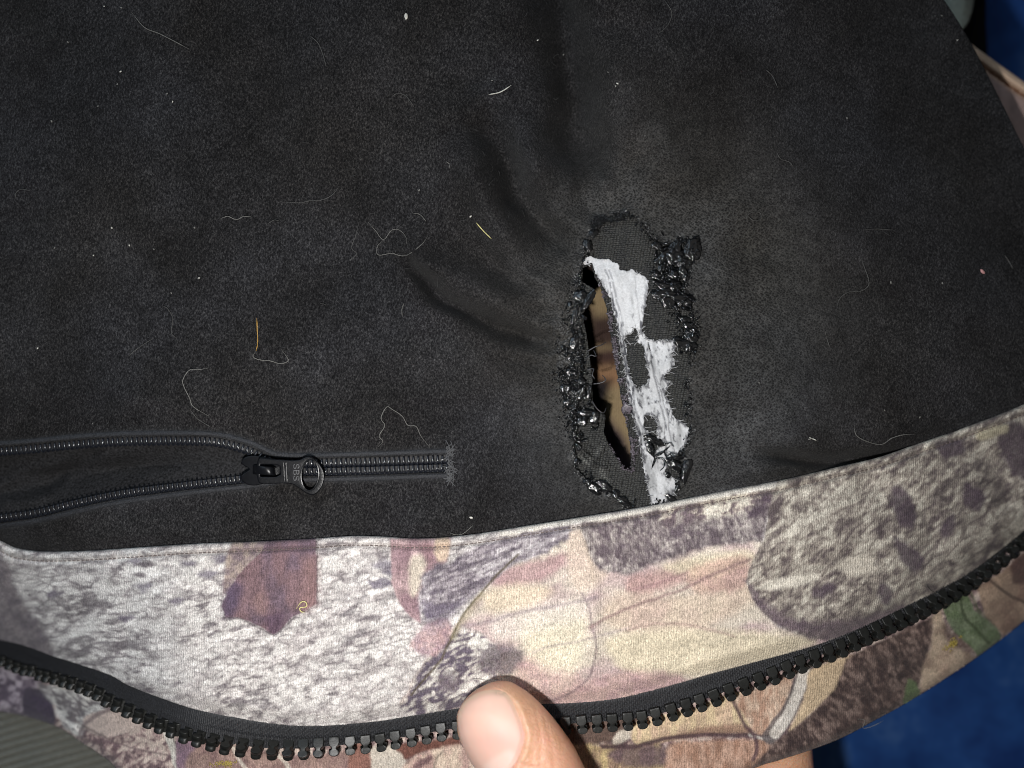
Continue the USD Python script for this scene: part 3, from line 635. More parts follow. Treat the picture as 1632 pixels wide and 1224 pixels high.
# loose nap standing on the fleece
def fibres(n, seed, lo, hi, width, region):
    r = np.random.default_rng(seed)
    p = np.stack([r.uniform(-20, 1660, n), r.uniform(-20, 900, n)], 1)
    shp = Polygon(outline, [hole_r]).buffer(-2); shapely.prepare(shp)
    p = p[shapely.contains_xy(shp, p[:, 0], p[:, 1])]
    p = p[(p[:, 1] < yat(seam, p[:, 0]) - 6)]
    kk = np.exp(-(np.hypot((p[:, 0] - 1060) / 210, (p[:, 1] - 520) / 260)) ** 2.4)
    p = p[r.random(len(p)) > 0.8 * kk]
    p = p[~((p[:, 0] < 730) & (p[:, 1] > yat(slot_up, p[:, 0]) - 3) & (p[:, 1] < yat(slot_low, p[:, 0]) + 3))]
    n = len(p)
    L = r.uniform(lo, hi, n); a = r.uniform(0, 2 * np.pi, n); bend = r.normal(0, 1.6, n)
    k = 5
    t = np.linspace(0, 1, k)
    th = a[:, None] + bend[:, None] * t
    dx, dy = np.cos(th) * (L / (k - 1))[:, None], np.sin(th) * (L / (k - 1))[:, None]
    px = p[:, :1] + np.cumsum(dx, 1) - dx[:, :1]; py = p[:, 1:] + np.cumsum(dy, 1) - dy[:, :1]
    z0 = on_lining(p)
    z = z0[:, None] + (0.05 + 0.35 * np.sin(np.pi * t)[None] * r.random(n)[:, None]) * 1e-3
    C = W(px, py, z)
    tx = np.gradient(C, axis=1); tx /= np.linalg.norm(tx, axis=2, keepdims=True)
    sd = np.cross(tx, [0, 0, 1.0]); up = np.cross(sd, tx)
    wd = width * S * (0.6 + 0.8 * r.random(n))[:, None, None]
    V = np.stack([C + sd * wd, C - sd * wd * 0.5 + up * wd * 0.8, C - sd * wd * 0.5 - up * wd * 0.8], 2).reshape(-1, 3)
    base = (np.arange(n) * k * 3)[:, None, None]
    fs = []
    for s in range(k - 1):
        for e in range(3):
            i, j = s * 3 + e, s * 3 + (e + 1) % 3
            fs += [(i, j, j + 3), (i, j + 3, i + 3)]
    return V, (np.array(fs)[None] + base).reshape(-1, 3)


obj('fleece_nap', fibres(3800, 71, 4, 13, 0.26, None), fuzz_mat, lining, kind='stuff')

# ------------------------------------------------------------------ outer cloth seen through the slit and past the lining's side
out_poly = [(700, 220), (1300, 160), (1545, 68), (1588, 99), (1632, 130), (1770, 222), (1770, 720), (1100, 780), (1010, 850), (820, 820)]
Po, Fo = sheet(out_poly, (), 3.0)
zo = -14e-3 - 16e-3 * sst(1180, 1540, Po[:, 0]) + (nz(Po, 60, seed=81, oct=2) - 0.5) * 2e-3
do = pdist(Po, [(1545, 68), (1588, 99), (1632, 130), (1770, 222)])
zo -= 1.2e-3 * np.exp(-((do - 19) / 3.5) ** 2) - 0.8e-3 * np.exp(-((do - 8) / 6) ** 2)
co = np.tile(lin(150, 130, 98) * 0.7, (len(Po), 1))
dark = lin(70, 50, 44)


def soft(P, C, pts, c, s, a=1.0):
    w = a * sst(s, -s, sdist(P, pts))
    return C * (1 - w)[:, None] + w[:, None] * np.asarray(c)


for pts, c, s in (([(915, 410), (960, 410), (955, 455), (938, 470), (915, 462)], lin(48, 38, 36), 5), ([(900, 490), (943, 494), (946, 520), (985, 512), (995, 545), (950, 545), (900, 560)], dark, 7),
                  ([(935, 562), (1010, 550), (1010, 582), (935, 590)], lin(66, 46, 40), 6), ([(940, 505), (1000, 500), (1000, 548), (940, 552)], lin(60, 44, 38), 8), ([(930, 585), (1010, 580), (1015, 606), (940, 622)], lin(140, 106, 78), 8), ([(900, 596), (975, 606), (966, 640), (960, 668), (900, 660)], lin(30, 24, 26), 6),
                  ([(940, 668), (972, 668), (995, 700), (1005, 722), (1030, 780), (930, 780)], lin(74, 60, 62), 7), ([(960, 685), (985, 692), (990, 712), (965, 712)], lin(48, 40, 44), 8)):
    co = soft(Po, co, pts, c * 0.8, s * 1.7)
right = sst(1400, 1500, Po[:, 0])[:, None]
bk = lin(150, 128, 122) * (0.55 + 0.9 * nz(Po, 14, 22, seed=83, oct=3))[:, None]
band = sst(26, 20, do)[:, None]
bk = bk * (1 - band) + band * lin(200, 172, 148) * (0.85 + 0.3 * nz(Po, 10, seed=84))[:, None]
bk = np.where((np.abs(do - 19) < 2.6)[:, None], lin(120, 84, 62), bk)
co = co * (1 - right) + right * bk
mesh, c2 = skirted(Po, Fo, zo, 0.8e-3, co)
obj('outer_shell', mesh, shell_mat, jacket, col=c2, label='camouflage outer cloth behind the lining')


# ------------------------------------------------------------------ printed cloth: the facing strip and the hem below the zipper
class Paint:
    def __init__(s, P, base): s.P, s.C = P, base

    def region(s, pts, c, soft=2.0, edge=0.0, smooth=True, a=1.0, seed=0):
        pts = spline(pts, 6, True) if smooth else np.array(pts, float)
        lo, hi = pts.min(0) - 3 * soft - edge * 2, pts.max(0) + 3 * soft + edge * 2
        k = np.where((s.P > lo).all(1) & (s.P < hi).all(1))[0]
        if not len(k): return
        Q = s.P[k]
        d = sdist(Q, pts) + (nz(Q, 9, seed=seed + 90, oct=2) - 0.5) * 2 * edge
        w = (a * sst(soft, -soft, d))[:, None]
        cc = c(Q) if callable(c) else np.asarray(c)
        s.C[k] = s.C[k] * (1 - w) + w * cc

    def line(s, pts, c, width, soft=1.2, a=1.0, wob=3):
        L = spline(pts, 6)
        lo, hi = L.min(0) - width - 10, L.max(0) + width + 10
        k = np.where((s.P > lo).all(1) & (s.P < hi).all(1))[0]
        Q = s.P[k] + wob * np.stack([nz(s.P[k], 16, seed=95) - 0.5, nz(s.P[k], 16, seed=96) - 0.5], 1)
        w = (a * sst(width + soft, width - soft, pdist(Q, L)))[:, None]
        s.C[k] = s.C[k] * (1 - w) + w * np.asarray(c)


def bark(light, mid, dark, sx=24, sy=8, ang=-0.25, seed=100, lo=0.36, hi=0.62):
    light, mid, dark = map(np.asarray, (light, mid, dark))

    def f(Q):
        wq = Q + 9 * np.stack([nz(Q, 26, seed=seed + 1, oct=2) - 0.5, nz(Q, 26, seed=seed + 2, oct=2) - 0.5], 1)
        n = 0.62 * nz(wq, sx, sy, seed=seed, oct=3, ang=ang) + 0.38 * nz(wq, sx * 0.42, sy * 0.55, seed=seed + 3, oct=2, ang=ang)
        r = 1 - np.abs(2 * nz(wq, sx * 1.2, sy * 1.1, seed=seed + 4, oct=2, ang=ang) - 1)
        big = nz(Q, 70, seed=seed + 5, oct=2)
        v = n + (big - 0.5) * 0.22 - 0.10 * sst(0.82, 0.97, r)
        t = sst(lo, hi, v)[:, None]
        c = np.where(t < 0.5, dark + (mid - dark) * t * 2, mid + (light - mid) * (t * 2 - 1))
        return c * (0.9 + 0.2 * nz(Q, 5, seed=seed + 6))[:, None]
    return f


def scaly(light, mid, dark, sx=22, sy=9, ang=-0.2, seed=500):
    """Scaly bark: pale flakes parted by thin dark cracks."""
    light, mid, dark = map(np.asarray, (light, mid, dark))

    def f(Q):
        wq = Q + 14 * np.stack([nz(Q, 30, seed=seed + 1, oct=3) - 0.5, nz(Q, 30, seed=seed + 2, oct=3) - 0.5], 1)
        c, s_ = math.cos(ang), math.sin(ang)
        uv = np.stack([(wq[:, 0] * c + wq[:, 1] * s_) / sx, (-wq[:, 0] * s_ + wq[:, 1] * c) / sy], 1)
        r = np.random.default_rng(seed)
        lo, hi = np.floor(uv.min(0)) - 2, np.ceil(uv.max(0)) + 2
        gx, gy = np.meshgrid(np.arange(lo[0], hi[0]), np.arange(lo[1], hi[1]))
        pts = np.stack([gx.ravel(), gy.ravel()], 1) + r.uniform(-0.48, 0.48, (gx.size, 2))
        val = r.random(len(pts))
        d, i = cKDTree(pts).query(uv, k=2)
        gap = d[:, 1] - d[:, 0]
        soft_ = nz(Q, 34, 20, seed=seed + 3, oct=2)
        crack = sst(0.30, 0.02, gap) * sst(0.30, 0.62, soft_ + 0.25 * (nz(Q, 7, seed=seed + 4) - 0.5))
        fine = nz(wq, sx * 0.5, sy * 0.6, seed=seed + 5, oct=3, ang=ang)
        v = np.clip(0.50 + 0.42 * (val[i[:, 0]] - 0.5) + 0.9 * (fine - 0.5) + 0.35 * (soft_ - 0.5) + 0.18 * sst(0.1, 0.6, gap), 0, 1)
        col = np.where((v < 0.4)[:, None], dark + (mid - dark) * (v / 0.4)[:, None], mid + (light - mid) * np.clip((v - 0.4) / 0.36, 0, 1)[:, None])
        col = col * (1 - 0.62 * crack)[:, None] + (0.62 * crack)[:, None] * dark
        k = (0.25 + 0.5 * sst(0.35, 0.65, nz(Q, 50, seed=seed + 6, oct=2)))[:, None]
        return col * (1 - k) + blot(Q) * k
    blot = bark(light, mid, dark, sx * 0.9, sy * 0.85, ang, seed + 7, 0.30, 0.60)
    return f


def mottle(c, amt=0.25, sx=18, sy=None, seed=130, c2=None):
    c = np.asarray(c); c2 = c if c2 is None else np.asarray(c2)

    def f(Q):
        t = sst(0.3, 0.7, nz(Q, sx, sy, seed=seed, oct=3))[:, None]
        return (c * (1 - t) + c2 * t) * (1 - amt / 2 + amt * nz(Q, sx * 0.3, sy, seed=seed + 1, oct=2))[:, None]
    return f


white_bark = scaly(lin(238, 231, 224), lin(196, 186, 182), lin(108, 97, 103), 24, 9, -0.25, 500)
left_bark = scaly(lin(232, 228, 224), lin(180, 173, 172), lin(98, 89, 96), 24, 9, -0.05, 520)
grey_bark = bark(lin(226, 216, 206), lin(168, 154, 152), lin(98, 84, 96), 22, 9, -0.3, 120, 0.38, 0.68)
right_bark = bark(lin(216, 207, 190), lin(163, 151, 139), lin(98, 85, 86), 21, 9, -0.75, 150, 0.25, 0.74)
purple = lin(128, 98, 106)
pink = lin(190, 150, 148)
beige = lin(222, 206, 174)


def weathered(C, P):
    """The print's own soft grey streaking, which runs through all its colours."""
    k = nz(P, 42, 15, seed=261, oct=3, ang=-0.35) - 0.5
    k2 = nz(P, 9, 5, seed=262, oct=2, ang=-0.3) - 0.5
    grey = C.mean(1, keepdims=True)
    C = C * 0.84 + grey * 0.16
    return C * (1 + 0.55 * k + 0.30 * k2)[:, None]


def facing_print(P):
    pt = Paint(P, white_bark(P))
    w = sst(330, 230, P[:, 0])[:, None]
    pt.C = pt.C * (1 - w) + w * left_bark(P)
    rg = pt.region
    # dull corner and stray purple smudges at the left
    rg([(-60, 850), (8, 890), (22, 930), (48, 975), (72, 1010), (84, 1050), (20, 1060), (-60, 1020)], mottle(lin(104, 94, 102), 0.5, 12, seed=131, c2=lin(140, 129, 132)), 7, 6)
    for x, y, r in ((228, 934, 11), (86, 948, 8), (280, 958, 9), (200, 985, 8), (330, 915, 10), (215, 895, 8), (300, 898, 8), (350, 890, 10), (610, 900, 13), (608, 930, 14), (620, 912, 9)):
        rg([(x - r * 1.5, y), (x, y - r * 0.6), (x + r * 1.5, y - 2), (x, y + r * 0.7)], lin(112, 102, 120), 4, 5, a=0.75, seed=int(x))
    # the purple leaf
    rg([(372, 862), (430, 858), (418, 880), (396, 900), (372, 932), (354, 950), (358, 915)], mottle(lin(176, 156, 142), 0.4, 10, seed=133, c2=lin(140, 120, 124)), 4, 4)
    rg([(428, 860), (470, 857), (503, 856), (505, 900), (505, 962), (490, 972), (466, 984), (447, 1004), (436, 1011), (420, 1002), (396, 990), (378, 984), (360, 984), (353, 968), (357, 955), (366, 938), (380, 916), (395, 899), (415, 880)], mottle(lin(116, 94, 106), 0.45, 20, 30, seed=134, c2=lin(132, 102, 106)), 1.5, 1.2, smooth=False)
    rg([(486, 900), (505, 890), (505, 962), (480, 968)], lin(150, 114, 110), 10, 4, a=0.6)
    rg([(358, 950), (372, 925), (388, 940), (372, 980), (357, 980)], lin(84, 70, 96), 8, 3, a=0.7); rg([(420, 985), (450, 975), (445, 1005), (432, 1010)], lin(88, 66, 88), 7, 3, a=0.7)
    rg([(404, 955), (420, 945), (424, 975), (408, 975)], lin(164, 126, 120), 8, 3, a=0.6)
    pt.line([(438, 1012), (447, 1006), (470, 984)], lin(70, 56, 66), 1.3, a=0.7); pt.line([(356, 984), (380, 986), (398, 993), (420, 1004), (437, 1012)], lin(74, 58, 66), 1.2, a=0.7); pt.line([(504, 862), (506, 900), (505, 965)], lin(90, 70, 76), 1.1, a=0.6)
    # pink and tan strip
    rg([(622, 858), (720, 852), (712, 895), (690, 918), (668, 945), (670, 992), (655, 984), (636, 962), (624, 930)], mottle(lin(188, 156, 156), 0.4, 16, 24, seed=135, c2=lin(150, 118, 124)), 2.5, 2, smooth=False)
    rg([(655, 890), (676, 886), (678, 905), (668, 940), (656, 950), (652, 920)], lin(218, 204, 182), 6, 3, a=0.85); rg([(672, 866), (688, 864), (690, 894), (676, 892)], lin(138, 102, 108), 6, 3, a=0.7); rg([(694, 860), (716, 858), (712, 890), (696, 892)], lin(216, 190, 160), 4, 3, a=0.8)
    # big leaf, pale beige to pink
    leaf = [(640, 1120), (660, 1080), (690, 1040), (735, 985), (764, 946), (820, 900), (872, 880), (905, 850), (925, 850), (960, 870), (1010, 890), (1100, 872), (1214, 858), (1206, 890), (1190, 926), (1200, 955), (1240, 1000), (1330, 1022), (1240, 1062), (1100, 1110), (960, 1140), (820, 1150), (700, 1150)]
    rg(leaf, mottle(lin(222, 208, 188), 0.3, 50, 24, seed=140, c2=lin(206, 184, 176)), 4, 4, smooth=False)
    def blush(Q):
        t = sst(0.38, 0.62, nz(Q, 60, 34, seed=143, oct=3, ang=-0.5))[:, None]
        return lin(196, 166, 166) * t + lin(220, 206, 186) * (1 - t)
    rg(leaf, blush, 4, 4, smooth=False, a=0.75)
    rg([(660, 1080), (690, 1040), (735, 1000), (770, 1010), (800, 1040), (790, 1090), (735, 1125), (680, 1150), (640, 1130)], bark(lin(232, 226, 216), lin(186, 176, 170), lin(106, 94, 108), 18, 8, -0.5, 160), 5, 7, smooth=False)
    rg([(672, 1000), (700, 985), (720, 1000), (700, 1040), (676, 1045), (652, 1030)], mottle(lin(200, 160, 158), 0.35, 10, seed=161, c2=lin(176, 140, 150)), 5, 5, a=0.8)
    for pts in ([(764, 1062), (770, 1035), (800, 1026), (832, 1036), (836, 1062), (812, 1076), (785, 1072)], [(700, 1076), (722, 1072), (735, 1090), (722, 1104), (702, 1098)]):
        rg(pts, mottle(lin(122, 108, 118), 0.7, 9, seed=162, c2=lin(104, 90, 96)), 7, 9, a=0.85)
    rg([(836, 1050), (870, 1030), (905, 1060), (935, 1095), (900, 1116), (850, 1110), (815, 1090)], mottle(lin(196, 160, 158), 0.25, 20, seed=163, c2=lin(216, 186, 172)), 10, 5, a=0.9)
    rg([(835, 1000), (880, 985), (930, 978), (936, 1010), (920, 1060), (890, 1070), (850, 1050)], lin(236, 224, 194), 14, 6, a=0.9); rg([(785, 985), (850, 960), (930, 955), (930, 985), (840, 1010), (790, 1020)], lin(232, 220, 204), 10, 5, a=0.6)
    rg([(790, 910), (860, 892), (905, 880), (895, 905), (850, 930), (795, 935)], lin(186, 146, 146), 8, 5, a=0.85); rg([(775, 945), (830, 930), (880, 940), (850, 965), (780, 975)], lin(228, 206, 176), 10, 5, a=0.8)
    rg([(905, 850), (925, 842), (950, 880), (968, 910), (955, 930), (920, 940), (905, 900)], lin(220, 196, 176), 8, 4, a=0.8); rg([(1000, 922), (1060, 905), (1100, 895), (1120, 915), (1060, 940), (1010, 950)], lin(190, 148, 142), 10, 5, a=0.85); rg([(1060, 902), (1180, 876), (1200, 895), (1130, 920)], lin(226, 210, 176), 8, 4, a=0.8)
    rg([(985, 945), (1080, 950), (1190, 930), (1200, 960), (1100, 1010), (1000, 1010), (960, 985)], mottle(lin(210, 182, 160), 0.2, 26, seed=164, c2=lin(220, 196, 168)), 12, 5, a=0.7); rg([(1100, 905), (1180, 885), (1195, 905), (1185, 935), (1110, 945)], mottle(lin(214, 178, 152), 0.2, 20, seed=165, c2=lin(204, 160, 144)), 8, 5, a=0.7); rg([(1155, 915), (1186, 905), (1186, 932), (1160, 945)], lin(196, 156, 150), 8, 4, a=0.6)
    rg([(965, 1022), (1040, 1004), (1130, 1002), (1240, 1010), (1300, 1024), (1200, 1060), (1080, 1078), (1000, 1070)], mottle(beige, 0.14, 40, 12, seed=166, c2=lin(226, 210, 178)), 10, 5, a=0.95)
    rg([(930, 1085), (1000, 1070), (1080, 1075), (1090, 1092), (1010, 1120), (930, 1130), (880, 1122)], mottle(lin(190, 152, 152), 0.3, 18, 10, seed=167, c2=lin(204, 168, 160)), 9, 6, a=0.9)
    # dark bark above the leaf
    rg([(690, 990), (676, 985), (668, 955), (672, 918), (700, 898), (716, 900), (740, 880), (790, 858), (880, 838), (912, 832), (906, 858), (870, 882), (820, 898), (778, 930), (745, 958)], bark(lin(208, 200, 200), lin(160, 149, 154), lin(106, 95, 106), 18, 7, -0.4, 170, 0.28, 0.72), 5, 7, smooth=False)
    rg([(676, 985), (672, 960), (700, 965), (740, 955), (720, 985), (690, 998)], lin(118, 106, 126), 9, 5, a=0.6)
    rg([(924, 842), (930, 834), (1040, 806), (1150, 782), (1240, 764), (1216, 862), (1130, 872), (1053, 896), (1001, 916), (957, 910), (936, 884)], bark(lin(196, 184, 176), lin(148, 135, 134), lin(104, 90, 96), 14, 8, 1.2, 180, 0.28, 0.74), 5, 5, smooth=False)
    rg([(1060, 808), (1130, 792), (1230, 768), (1228, 800), (1120, 830), (1060, 836)], bark(lin(236, 226, 206), lin(190, 174, 160), lin(110, 92, 98), 16, 9, -0.5, 185), 8, 6, a=0.85)
    pt.line([(1090, 800), (1084, 830), (1076, 850)], lin(96, 78, 92), 9, 6, a=0.6)
    # twig, veins and the painted highlight of the seam fold
    pt.line([(826, 884), (790, 918), (766, 946), (736, 984), (722, 1010), (714, 1028), (700, 1056), (670, 1088), (655, 1108)], lin(96, 84, 66), 1.7, 1.2, a=0.85); pt.line([(768, 948), (740, 985), (722, 1015)], lin(150, 140, 100), 5, 5, a=0.5)
    pt.line([(736, 998), (780, 990), (830, 976), (890, 965), (950, 952)], lin(136, 118, 128), 2.6, 3.5, a=0.55); pt.line([(850, 1040), (880, 1030), (930, 1020), (1000, 1000)], lin(160, 142, 146), 2.0, 2.5, a=0.5)
    pt.line([(928, 945), (938, 967), (944, 1000), (950, 1022), (948, 1050), (938, 1078), (916, 1100), (884, 1114), (868, 1118)], lin(122, 102, 108), 1.8, 2.2, a=0.65); pt.line([(924, 846), (940, 890), (944, 925)], lin(206, 184, 160), 2.5, 3, a=0.5)
    pt.line([(940, 1000), (985, 976), (1040, 956), (1090, 938), (1160, 905), (1196, 892)], lin(150, 118, 116), 2.6, 2.6, a=0.75); pt.line([(1000, 1004), (1050, 994), (1110, 998), (1170, 1014)], lin(176, 146, 136), 2.2, 2.6, a=0.6); pt.line([(1000, 940), (1050, 930), (1095, 912)], lin(160, 118, 122), 3, 3, a=0.5)
    pt.line([(800, 850), (850, 842), (950, 826), (1040, 811), (1150, 789), (1250, 770), (1300, 759)], lin(238, 230, 216), 4.5, 3, a=0.8, wob=6)  # pale seam fold: white bark with its lit edge painted in
    # the rounded bark shape at the right and all beyond it
    ov = [(1240, 762), (1228, 800), (1218, 858), (1204, 885), (1192, 912), (1189, 928), (1196, 948), (1212, 972), (1236, 994), (1262, 1008), (1296, 1018), (1330, 1020), (1420, 1010), (1760, 800), (1760, 560), (1632, 640), (1450, 712), (1340, 742)]
    rg(ov, right_bark, 1.6, 1.4, smooth=False)
    rg([(1189, 926), (1200, 935), (1216, 956), (1250, 982), (1300, 992), (1370, 985), (1440, 960), (1450, 985), (1330, 1022), (1290, 1018), (1240, 998), (1205, 965)], mottle(lin(94, 78, 88), 0.5, 10, seed=190, c2=lin(122, 104, 110)), 7, 6, smooth=False, a=0.92)
    for pts in ([(1420, 780), (1440, 776), (1460, 815), (1452, 842), (1430, 830)], [(1424, 856), (1446, 866), (1472, 890), (1458, 912), (1436, 892)], [(1296, 945), (1316, 930), (1330, 938), (1312, 956)], [(1490, 706), (1525, 700), (1540, 720), (1505, 730)], [(1196, 812), (1216, 790), (1230, 796), (1210, 822), (1192, 826)], [(1590, 690), (1632, 676), (1650, 760), (1610, 752)], [(1500, 838), (1520, 820), (1520, 850), (1504, 858)], [(1404, 930), (1424, 940), (1416, 965), (1400, 955)], [(1540, 770), (1570, 790), (1560, 815), (1535, 800)]):
        rg(pts, lin(88, 72, 84), 5, 5, a=0.85, seed=int(pts[0][0]))
    rg([(1216, 930), (1260, 918), (1302, 914), (1300, 926), (1250, 936), (1222, 940)], lin(232, 222, 204), 4, 4, a=0.85); rg([(1335, 895), (1390, 885), (1392, 910), (1350, 915)], lin(232, 220, 200), 7, 6, a=0.7); rg([(1556, 690), (1600, 676), (1605, 688), (1565, 702)], lin(190, 178, 146), 4, 3, a=0.8)
    return weathered(pt.C, P)


def facing_z(P):
    top, bot = yat(seam, P[:, 0]), yat(edge_tape, P[:, 0])
    t = (P[:, 1] - top) / np.maximum(bot - top, 1)
    d0, d1 = P[:, 1] - top, bot - P[:, 1]
    z = drape(P[:, 0], P[:, 1]) + 0.5e-3
    z += 0.9e-3 * np.sqrt(np.clip(d0 / 8, 0, 1)) - 0.75e-3 * np.exp(-((d0 - 14) / 3.2) ** 2) + 1.3e-3 * np.sin(np.pi * np.clip(t, 0, 1)) ** 0.7
    z -= 1.5e-3 * sst(26, 0, d1) + 2.2e-3 * sst(60, 0, d1) * sst(1250, 1450, P[:, 0])
    puck = (nz(P, 18, 60, seed=201) - 0.5) * 1.1e-3 * np.exp(-((d0 - 16) / 16) ** 2)
    z -= 0.28e-3 * np.exp(-((d0 - 14) / 4) ** 2) * (0.5 + 0.5 * np.cos(P[:, 0] * 2 * math.pi / 7.2)) * (0.4 + 1.2 * nz(P, 40, seed=204))
    puck += (nz(P, 7, 40, seed=205) - 0.5) * 0.5e-3 * np.exp(-((d0 - 10) / 12) ** 2)
    z += puck + (nz(P, 46, seed=202, oct=2) - 0.5) * 0.9e-3 + (nz(P, 4.5, seed=203, oct=2) - 0.5) * 0.10e-3
    for line, d, w in (([(925, 845), (938, 900), (946, 960), (948, 1030)], -0.8, 14), ([(1380, 770), (1460, 800), (1490, 860)], 0.9, 22), ([(1520, 690), (1580, 740), (1610, 800)], 1.2, 22), ([(1180, 880), (1320, 850), (1420, 880)], -0.8, 40), ([(200, 880), (208, 960), (200, 1040)], 0.35, 12), ([(700, 900), (690, 1000)], -0.4, 30)):
        z -= d * 1e-3 * np.exp(-(pdist(P, spline(line, 5)) / w) ** 2)
    press = np.exp(-(np.hypot((P[:, 0] - 830) / 130, (P[:, 1] - 1150) / 80)) ** 2)
    return z - 1.6e-3 * press


sm_ = seam[(seam[:, 0] > -390) & (seam[:, 0] < 1715)]
et_ = edge_tape[(edge_tape[:, 0] > -390) & (edge_tape[:, 0] < 1715)]
Pf, Ff = sheet(np.vstack([sm_, et_[::-1]]), (), 1.9)
zf = facing_z(Pf)
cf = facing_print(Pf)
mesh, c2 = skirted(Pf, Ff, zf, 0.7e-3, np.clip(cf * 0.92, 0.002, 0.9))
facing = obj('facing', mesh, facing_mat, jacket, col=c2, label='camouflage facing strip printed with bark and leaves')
# stitches along the facing's upper edge
st = resample(seam + [0, 14], 7.2)
st = st[(st[:, 0] > -380) & (st[:, 0] < 1700)]
parts = []
for a, b in zip(st[:-1], st[1:]):
    q = a + (b - a) * np.linspace(0.12, 0.88, 5)[:, None]
    z = facing_z(q) + 0.05e-3 + 0.16e-3 * np.sin(np.linspace(0.1, np.pi - 0.1, 5))
    parts.append(tube(W(q[:, 0], q[:, 1], z), 0.85 * S * np.array([0.6, 1, 1, 1, 0.6]), 5))
obj('stitching', join(parts), thread_mat, facing, kind='stuff')


# ------------------------------------------------------------------ hem below the zipper
def hem_z(P):
    d = P[:, 1] - yat(tips, P[:, 0])
    z = drape(P[:, 0], P[:, 1]) - 3.2e-3 - 0.8e-3 * sst(0, 60, d) + (nz(P, 50, seed=211, oct=2) - 0.5) * 1.8e-3 + (nz(P, 4.5, seed=212, oct=2) - 0.5) * 0.1e-3
    z -= 3.0e-3 * sst(1150, 1500, P[:, 0]) * sst(20, 110, d)
    for line, dd, w in (([(960, 1192), (1040, 1188), (1110, 1172), (1240, 1176)], 1.0, 9), ([(150, 1120), (124, 1140), (128, 1166)], 0.8, 8), ([(60, 1110), (90, 1125), (110, 1150)], 0.8, 9), ([(128, 1162), (165, 1178), (280, 1200)], 0.5, 5), ([(1490, 1010), (1530, 1050)], -1.2, 20)):
        z -= dd * 1e-3 * np.exp(-(pdist(P, spline(line, 5)) / w) ** 2)
    return z


